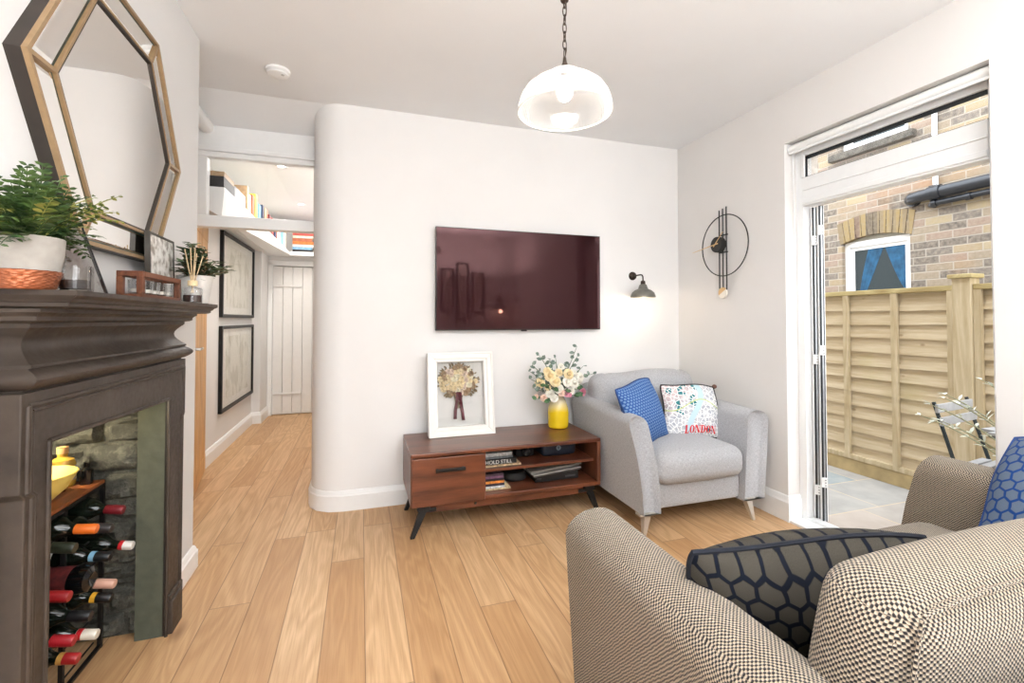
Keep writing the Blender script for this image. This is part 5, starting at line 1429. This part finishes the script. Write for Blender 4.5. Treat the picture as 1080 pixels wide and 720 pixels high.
def fence_panel(lab, y0, y1, battens):
    t = thing('board_fence', lab, 'fence', (FXX,(y0+y1)/2,GZ), group='overlapping board fence panels')
    mb = MB(); zz = .035; n = 12; hgt = (1.39-.035)/n
    rng = random.Random(int(y0*10))
    for i in range(n):
        za = zz+i*hgt; e = rng.uniform(-.004,.004)
        segs = 8
        for s in range(segs):
            ya, yb = y0+(y1-y0)*s/segs, y0+(y1-y0)*(s+1)/segs
            w1, w2 = .006*math.sin(ya*3+i*2.1), .006*math.sin(yb*3+i*2.1)
            mb.hexa([(FXX-.026,ya,za-.014+w1),(FXX-.014,ya,za-.014+w1),(FXX-.014,yb,za-.014+w2),(FXX-.026,yb,za-.014+w2)],
                    [(FXX+.004,ya,za+hgt+.006),(FXX+.010,ya,za+hgt+.006),(FXX+.010,yb,za+hgt+.006),(FXX+.004,yb,za+hgt+.006)])
    mb.build('board_panel', FENCE, t, smooth=0)
    for b in battens: MB().box(FXX-.052,FXX-.024,b-.022,b+.022,.02,1.40).build('batten', POSTW, t, smooth=0, bevel=.003)
    MB().box(FXX-.055,FXX+.03,y0,y1,1.395,1.432).build('cap_rail', wood_mat('fence_cap_wood', (196,182,134), (160,140,96), 'y', 1, .8, .2), t, smooth=0, bevel=.004)
    MB().box(FXX-.050,FXX-.010,y0,y1,.012,.052).build('bottom_rail', POSTW, t, smooth=0, bevel=.003)
    return t
fence_panel('long tan board fence panel with battens left of the green-topped post', 2.115, 4.5, (2.135,2.502,2.878,3.25,3.63,4.0))
fence_panel('short stretch of tan board fence right of the post', .6, 2.005, (1.985,1.6,1.2,.8))
t = thing('fence_post','square timber fence post with a flat cap between the two panels','post',(FXX-.02,2.06,GZ))
MB().box(FXX-.075,FXX+.03,2.008,2.112,GZ,1.475).build('shaft', POSTW, t, smooth=0, bevel=.004)
MB().box(FXX-.095,FXX+.05,1.99,2.13,1.475,1.505).build('cap', wood_mat('fence_cap_wood', (196,182,134), (160,140,96)), t, smooth=0, bevel=.006)
tag(MB().box(FXX-.045,FXX+.0,2.115,4.5,GZ,.010).build('gravel_board', M('gravel_board_wood', (178,158,116), .85, var=.12, scale=8), smooth=0, bevel=.003), 'wide timber gravel board at the foot of the long fence panel', 'board')

# neighbour's brick house
k = NT('yellow_stock_brick'); x,y,z = k.sep(k.obj())
BW, BH = .225, .077
rr = k.math('DIVIDE', z, BH); row = k.math('FLOOR', rr); fz = k.math('FRACT', rr)
uu = k.math('ADD', k.math('DIVIDE', y, BW), k.math('MULTIPLY', row, .5)); col = k.math('FLOOR', uu); fy = k.math('FRACT', uu)
w = k.n('ShaderNodeTexWhiteNoise'); w.noise_dimensions='2D'; k.l(k.comb(row, col, 0.0), w.inputs['Vector'])
edge = k.math('MINIMUM', k.math('MULTIPLY', k.math('MINIMUM', fy, k.math('SUBTRACT',1.0,fy)), BW), k.math('MULTIPLY', k.math('MINIMUM', fz, k.math('SUBTRACT',1.0,fz)), BH))
nb = k.noise(k.obj(), 30, 4)
edge = k.math('ADD', edge, k.math('MULTIPLY', k.math('SUBTRACT', nb, .5), .010))
mor = k.maprange(edge, .002, .008, 1, 0)
c = k.ramp(w.outputs[0], [(0, lin((100,94,88))),(.22, lin((146,133,114))),(.42, lin((160,143,113))),(.6, lin((148,128,114))),(.75, lin((168,153,122))),(.86, lin((112,106,100))),(1, lin((164,152,134)))], 'CONSTANT')
c = k.mix(k.math('MULTIPLY', k.maprange(nb,.3,.7), .6), c, lin((166,154,138)))
st_ = k.noise(k.obj(), 1.3, 3)
c = k.mix(k.math('MULTIPLY', k.maprange(st_,.56,.7), .45), c, lin((176,130,80)))
c = k.mix(k.math('MULTIPLY', mor, .8), c, lin((178,170,158)))
k.base(c, .9, 0, .15); k.bump(k.math('SUBTRACT', nb, mor), .4, .01); BRICK = k.m
HXX = 5.4
t = thing('brick_house','neighbouring yellow stock brick house beyond the fence','house',(HXX,3,GZ))
WY0, WY1, WZ0, WZ1 = 3.25, 3.96, 1.30, 2.09
UY0, UY1, UZ0 = 3.235, 4.01, 3.12
mb = MB().box(HXX,HXX+.3,-2,WY0,GZ,6).box(HXX,HXX+.3,WY1,9,GZ,6).box(HXX,HXX+.3,WY0,WY1,GZ,WZ0).box(HXX,HXX+.3,WY0,WY1,WZ1+.08,UZ0).box(HXX,HXX+.3,WY0,WY1,UZ0+1.2,6)
mb.box(HXX,HXX+.3,WY1,UY1,UZ0,UZ0+.001)
mb.build('brick_wall', BRICK, t, smooth=0)
# shallow arch of bricks on end
arch = MB(); n = 12; ac = (WY0+WY1)/2; hw = (WY1-WY0)/2; rise = .06
for i in range(n):
    a0, a1 = -1.06+2.12*i/n, -1.06+2.12*(i+1)/n
    f0 = lambda s: (ac+s*hw, WZ1+rise*(1-s*s)-.01); f1 = lambda s: (ac+s*hw*1.10, WZ1+rise*(1-s*s)+.235)
    e = .012
    p = [f0(a0+e), f0(a1-e), f1(a1-e), f1(a0+e)]
    arch.prism(p,'x',HXX-.006,HXX+.12)
k2 = NT('arch_brick'); x,y,z = k2.sep(k2.obj()); w2 = k2.n('ShaderNodeTexWhiteNoise'); w2.noise_dimensions='1D'
k2.l(k2.math('FLOOR', k2.math('MULTIPLY', k2.math('ADD', y, 10.0), 16.0)), w2.inputs['W'])
k2.base(k2.mix(k2.maprange(k2.noise(k2.obj(),30,4),.3,.7,0,.5), k2.ramp(w2.outputs[0], [(0,lin((100,90,78))),(.3,lin((134,118,92))),(.6,lin((150,130,90))),(.85,lin((116,96,84)))],'CONSTANT'), lin((150,138,118))), .9, 0, .15)
arch.build('brick_arch', k2.m, t, smooth=0)
mb = MB().prism([(WY0,WZ1-.05),(WY1,WZ1-.05)] + [(ac+hw*math.cos(PI*i/12), WZ1+.058*(math.sin(PI*i/12)**1)) for i in range(13)], 'x', HXX+.06, HXX+.10)
mb.build('arch_infill', M('grey_render', (170,168,158), .85), t, smooth=0)
def house_window(y0, y1, z0, z1, curtains):
    f = MB()
    for a in ((y0,y0+.05,z0,z1),(y1-.05,y1,z0,z1),(y0+.05,y1-.05,z0,z0+.05),(y0+.05,y1-.05,z1-.06,z1)): f.box(HXX+.05,HXX+.11,*a)
    for a in ((y0+.05,y0+.09,z0+.05,z1-.06),(y1-.09,y1-.05,z0+.05,z1-.06),(y0+.09,y1-.09,z0+.05,z0+.10),(y0+.09,y1-.09,z1-.10,z1-.06)): f.box(HXX+.075,HXX+.10,*a)
    fr = f.build('window', UPVC, t, smooth=0)
    k = NT('dim_pane'); x,y,z = k.sep(k.obj())
    nz = k.noise(k.obj(), 120, 2)
    k.base(k.mix(nz, lin((40,50,54)), lin((66,78,82))), .12, 0, .5)
    MB().box(HXX+.085,HXX+.09,y0+.09,y1-.09,z0+.1,z1-.1).build('pane', k.m, fr, smooth=0)
    if curtains:
        cm = M('blue_curtain', (34,84,118), .8, var=.2, scale=12)
        for s, (ya, yb, yc, yd) in enumerate(((y1-.10,y1-.30,y1-.10,y1-.20),(y0+.10,y0+.20,y0+.10,y0+.13))):
            m2 = MB(); rings = []
            for i in range(9):
                f_ = i/8; zt = z1-.10-(z1-z0-.2)*f_
                if s == 0: a_, b_ = y1-.14-.10*(1-f_)**1.3, y1-.26-.14*(1-f_)+.05*f_
                else: a_, b_ = y0+.09, y0+.09+.20*(1-f_)**.8+.005
                rings.append([(HXX+.083-.002*math.sin(q*2.2), a_+(b_-a_)*q/10, zt) for q in range(11)])
            m2.loft(rings, caps=False, closed=False); m2.build('curtain', cm, fr)
    return fr
house_window(WY0, WY1, 1.40, WZ1-.0, True)
house_window(UY0, WY1, UZ0+.03, UZ0+1.2, False)
MB().box(HXX-.07,HXX+.1,UY0-.06,UY1+.06,UZ0-.05,UZ0+.03).build('stone_sill', M('dark_sill', (92,88,80), .9, var=.25, scale=18, bump=.3), t, smooth=0, bevel=.008)
PIPE = M('black_plastic_pipe', (40,44,50), .3, spec=.6)
t = thing('soil_pipe','thick black waste pipe running along the brick wall','pipe',(HXX-.09,2.6,2.43))
MB().tube([(HXX+.02,3.20,2.42),(HXX-.04,3.21,2.42),(HXX-.085,3.17,2.42),(HXX-.09,3.08,2.425),(HXX-.09,1.0,2.46)],.058,n=18).build('pipe', PIPE, t)
MB().tube([(HXX-.09,3.02,2.427),(HXX-.09,2.92,2.43)],.068,n=18).build('collar', PIPE, t)
MB().tube([(HXX+.02,3.20,2.42),(HXX-.03,3.21,2.42)],.070,n=18).build('wall_flange', PIPE, t)
t = thing('waste_pipe','thin black pipe below the thick one on the brick wall','pipe',(HXX-.07,2.6,2.33))
MB().tube([(HXX+.02,3.03,2.325),(HXX-.04,3.035,2.325),(HXX-.065,3.01,2.327),(HXX-.07,2.95,2.33),(HXX-.07,1.0,2.36)],.028,n=14).build('pipe', PIPE, t)
for yy in (2.99,2.72,2.4): MB().tube([(HXX-.07,yy+.02,2.33),(HXX-.07,yy-.02,2.331)],.036,n=14).build('clip', PIPE, t)
t = thing('white_downpipe','thin white vertical pipe on the brick wall above the black pipes','pipe',(HXX-.03,3.0,2.5))
MB().tube([(HXX-.03,3.0,2.48),(HXX-.03,3.0,5.5)],.022,n=12).build('pipe', UPVC, t)
MB().box(HXX-.08,HXX,2.965,3.035,2.475,2.51).build('bracket', PIPE, t, smooth=0, bevel=.004)

# bistro set and a pale leafy branch
STEEL = M('dark_green_steel', (44,52,54), .45, .3); SLAT = M('weathered_grey_slats', (168,168,168), .7, var=.05)
t = thing('bistro_chair','folding bistro chair with pale slats by the fence','chair',(3.34,1.60,GZ),(0,0,R(8)),world=False)
# local: seat faces -y ... back at +y
for s in (-1,1):
    MB().tube([(s*.20,.20,.82),(s*.20,.10,.45),(s*.20,-.24,0)],.010,n=8).build('back_leg', STEEL, t)
    MB().tube([(s*.185,-.17,.455),(s*.185,.24,0)],.010,n=8).build('front_leg', STEEL, t)
for z in (.715,.785): MB().box(-.215,.215,.155+(z-.715)*.27,.170+(z-.715)*.27,z-.024,z+.024).build('back_slat', SLAT, t, smooth=0, bevel=.003)
for i in range(6): MB().box(-.20,.20,-.20+i*.058,-.155+i*.058,.455,.470).build('seat_slat', SLAT, t, smooth=0, bevel=.003)
t = thing('bistro_table','small round pale-slatted folding table behind the wall edge','table',(3.28,1.27,GZ))
mb = MB()
for i in range(9):
    y = -.29+i*.066; hw = math.sqrt(max(0,.31**2-(y+.03)**2))
    mb.box(3.28-hw,3.28+hw,1.27+y,1.27+y+.058,GZ+.70,GZ+.716)
mb.build('tabletop', SLAT, t, smooth=0, bevel=.003)
MB().tube(ring_tube((3.28,1.27,GZ+.69),.305,0,40),.009,n=8,closed=True).build('rim', STEEL, t)
for s in (-1,1):
    MB().tube([(3.28+s*.16,1.27+.22,GZ),(3.28+s*.16,1.27-.18,GZ+.69)],.009,n=8).build('leg', STEEL, t)
    MB().tube([(3.28+s*.14,1.27-.22,GZ),(3.28+s*.14,1.27+.18,GZ+.69)],.009,n=8).build('leg', STEEL, t)
PALE = leafmat('pale_variegated_leaf', (214,222,204), (240,242,234), 50)
t = thing('potted_shrub','pale-leaved shrub on the patio reaching into the opening beside the bistro table','plant',(2.95,1.12,GZ))
MB().lathe([(.001,0),(.12,0),(.16,.28),(.165,.30),(.145,.30),(.14,.27),(.001,.26)],(2.95,1.12,GZ),28).build('pot', M('grey_planter',(120,120,118),.8), t)
st = MB(); lf = MB(); rng = random.Random(9)
for d in ((.0,.62,.50),(.05,.60,.56),(.1,.56,.62),(-.05,.48,.62),(.1,.40,.72),(.05,.30,.95),(0,.22,1.05),(-.1,.1,.9),(.2,.2,.8),(.05,.55,.48)):
    p0 = Vector((2.95,1.12,GZ+.26)); tip = p0+Vector(d); mid = p0+Vector((d[0]*.3,d[1]*.25,d[2]*.8))
    pts = [p0*(1-f)**2+mid*2*f*(1-f)+tip*f*f for f in [i/12 for i in range(13)]]
    st.tube(pts,[.004]*12+[.0015],n=5)
    for i in range(4,13):
        for q in range(3):
            a = rng.uniform(0,2*PI); dd_ = (pts[i]-pts[i-1]).normalized()+Vector((math.cos(a),math.sin(a),rng.uniform(-.4,.6)))
            lf.leaf(pts[i], dd_, (0,0,1), rng.uniform(.03,.05), rng.uniform(.012,.018), .2)
st.build('stems', M('shrub_stem',(150,150,120),.8), t); lf.build('leaves', PALE, t, smooth=0)

# ------------------------------------------------------------------ light
w = bpy.data.worlds.new('sky'); bpy.context.scene.world = w; w.use_nodes = True
nt = w.node_tree; bg = nt.nodes['Background']
tc = nt.nodes.new('ShaderNodeTexCoord'); sp = nt.nodes.new('ShaderNodeSeparateXYZ'); rp = nt.nodes.new('ShaderNodeValToRGB')
nt.links.new(tc.outputs['Generated'], sp.inputs[0]); nt.links.new(sp.outputs[2], rp.inputs[0])
rp.color_ramp.elements[0].color = (.92,.94,.97,1); rp.color_ramp.elements[1].color = (.86,.92,1,1)
nt.links.new(rp.outputs[0], bg.inputs[0]); bg.inputs[1].default_value = 5.4
lamp('AREA','rear_window_light',(.25,REAR+.02,1.3),20,(.95,.98,1),sx=1.4,sy=1.7,rot=(R(90),0,0))
lamp('AREA','ceiling_fill',(.8,.2,2.50),22,(.98,.99,1),sx=2.2,sy=1.8,rot=(0,0,0))
lamp('AREA','ceiling_uplight_fill',(.9,-.70,1.88),108,(.95,.98,1),sx=2.6,sy=.8,rot=(R(180),0,0))  # unseen upward-facing area lamp, added to brighten the ceiling
for x, y in ((-.63,4.17),(-.63,5.48)): lamp('SPOT','downlight_lamp',(x,y,2.43),24,(1,.95,.88),.03,spot=R(130))
lamp('AREA','hall_fill',(-.62,5.0,2.42),19,(1,.97,.93),sx=.5,sy=2,rot=(0,0,0))
lamp('POINT','hearth_lamp',(-1.09,1.93,.86),9,(1,.88,.62),.02)
vs_ = bpy.context.scene.view_settings
vs_.view_transform = 'Standard'; vs_.look = 'None'; vs_.exposure = 0.0; vs_.gamma = 1.0
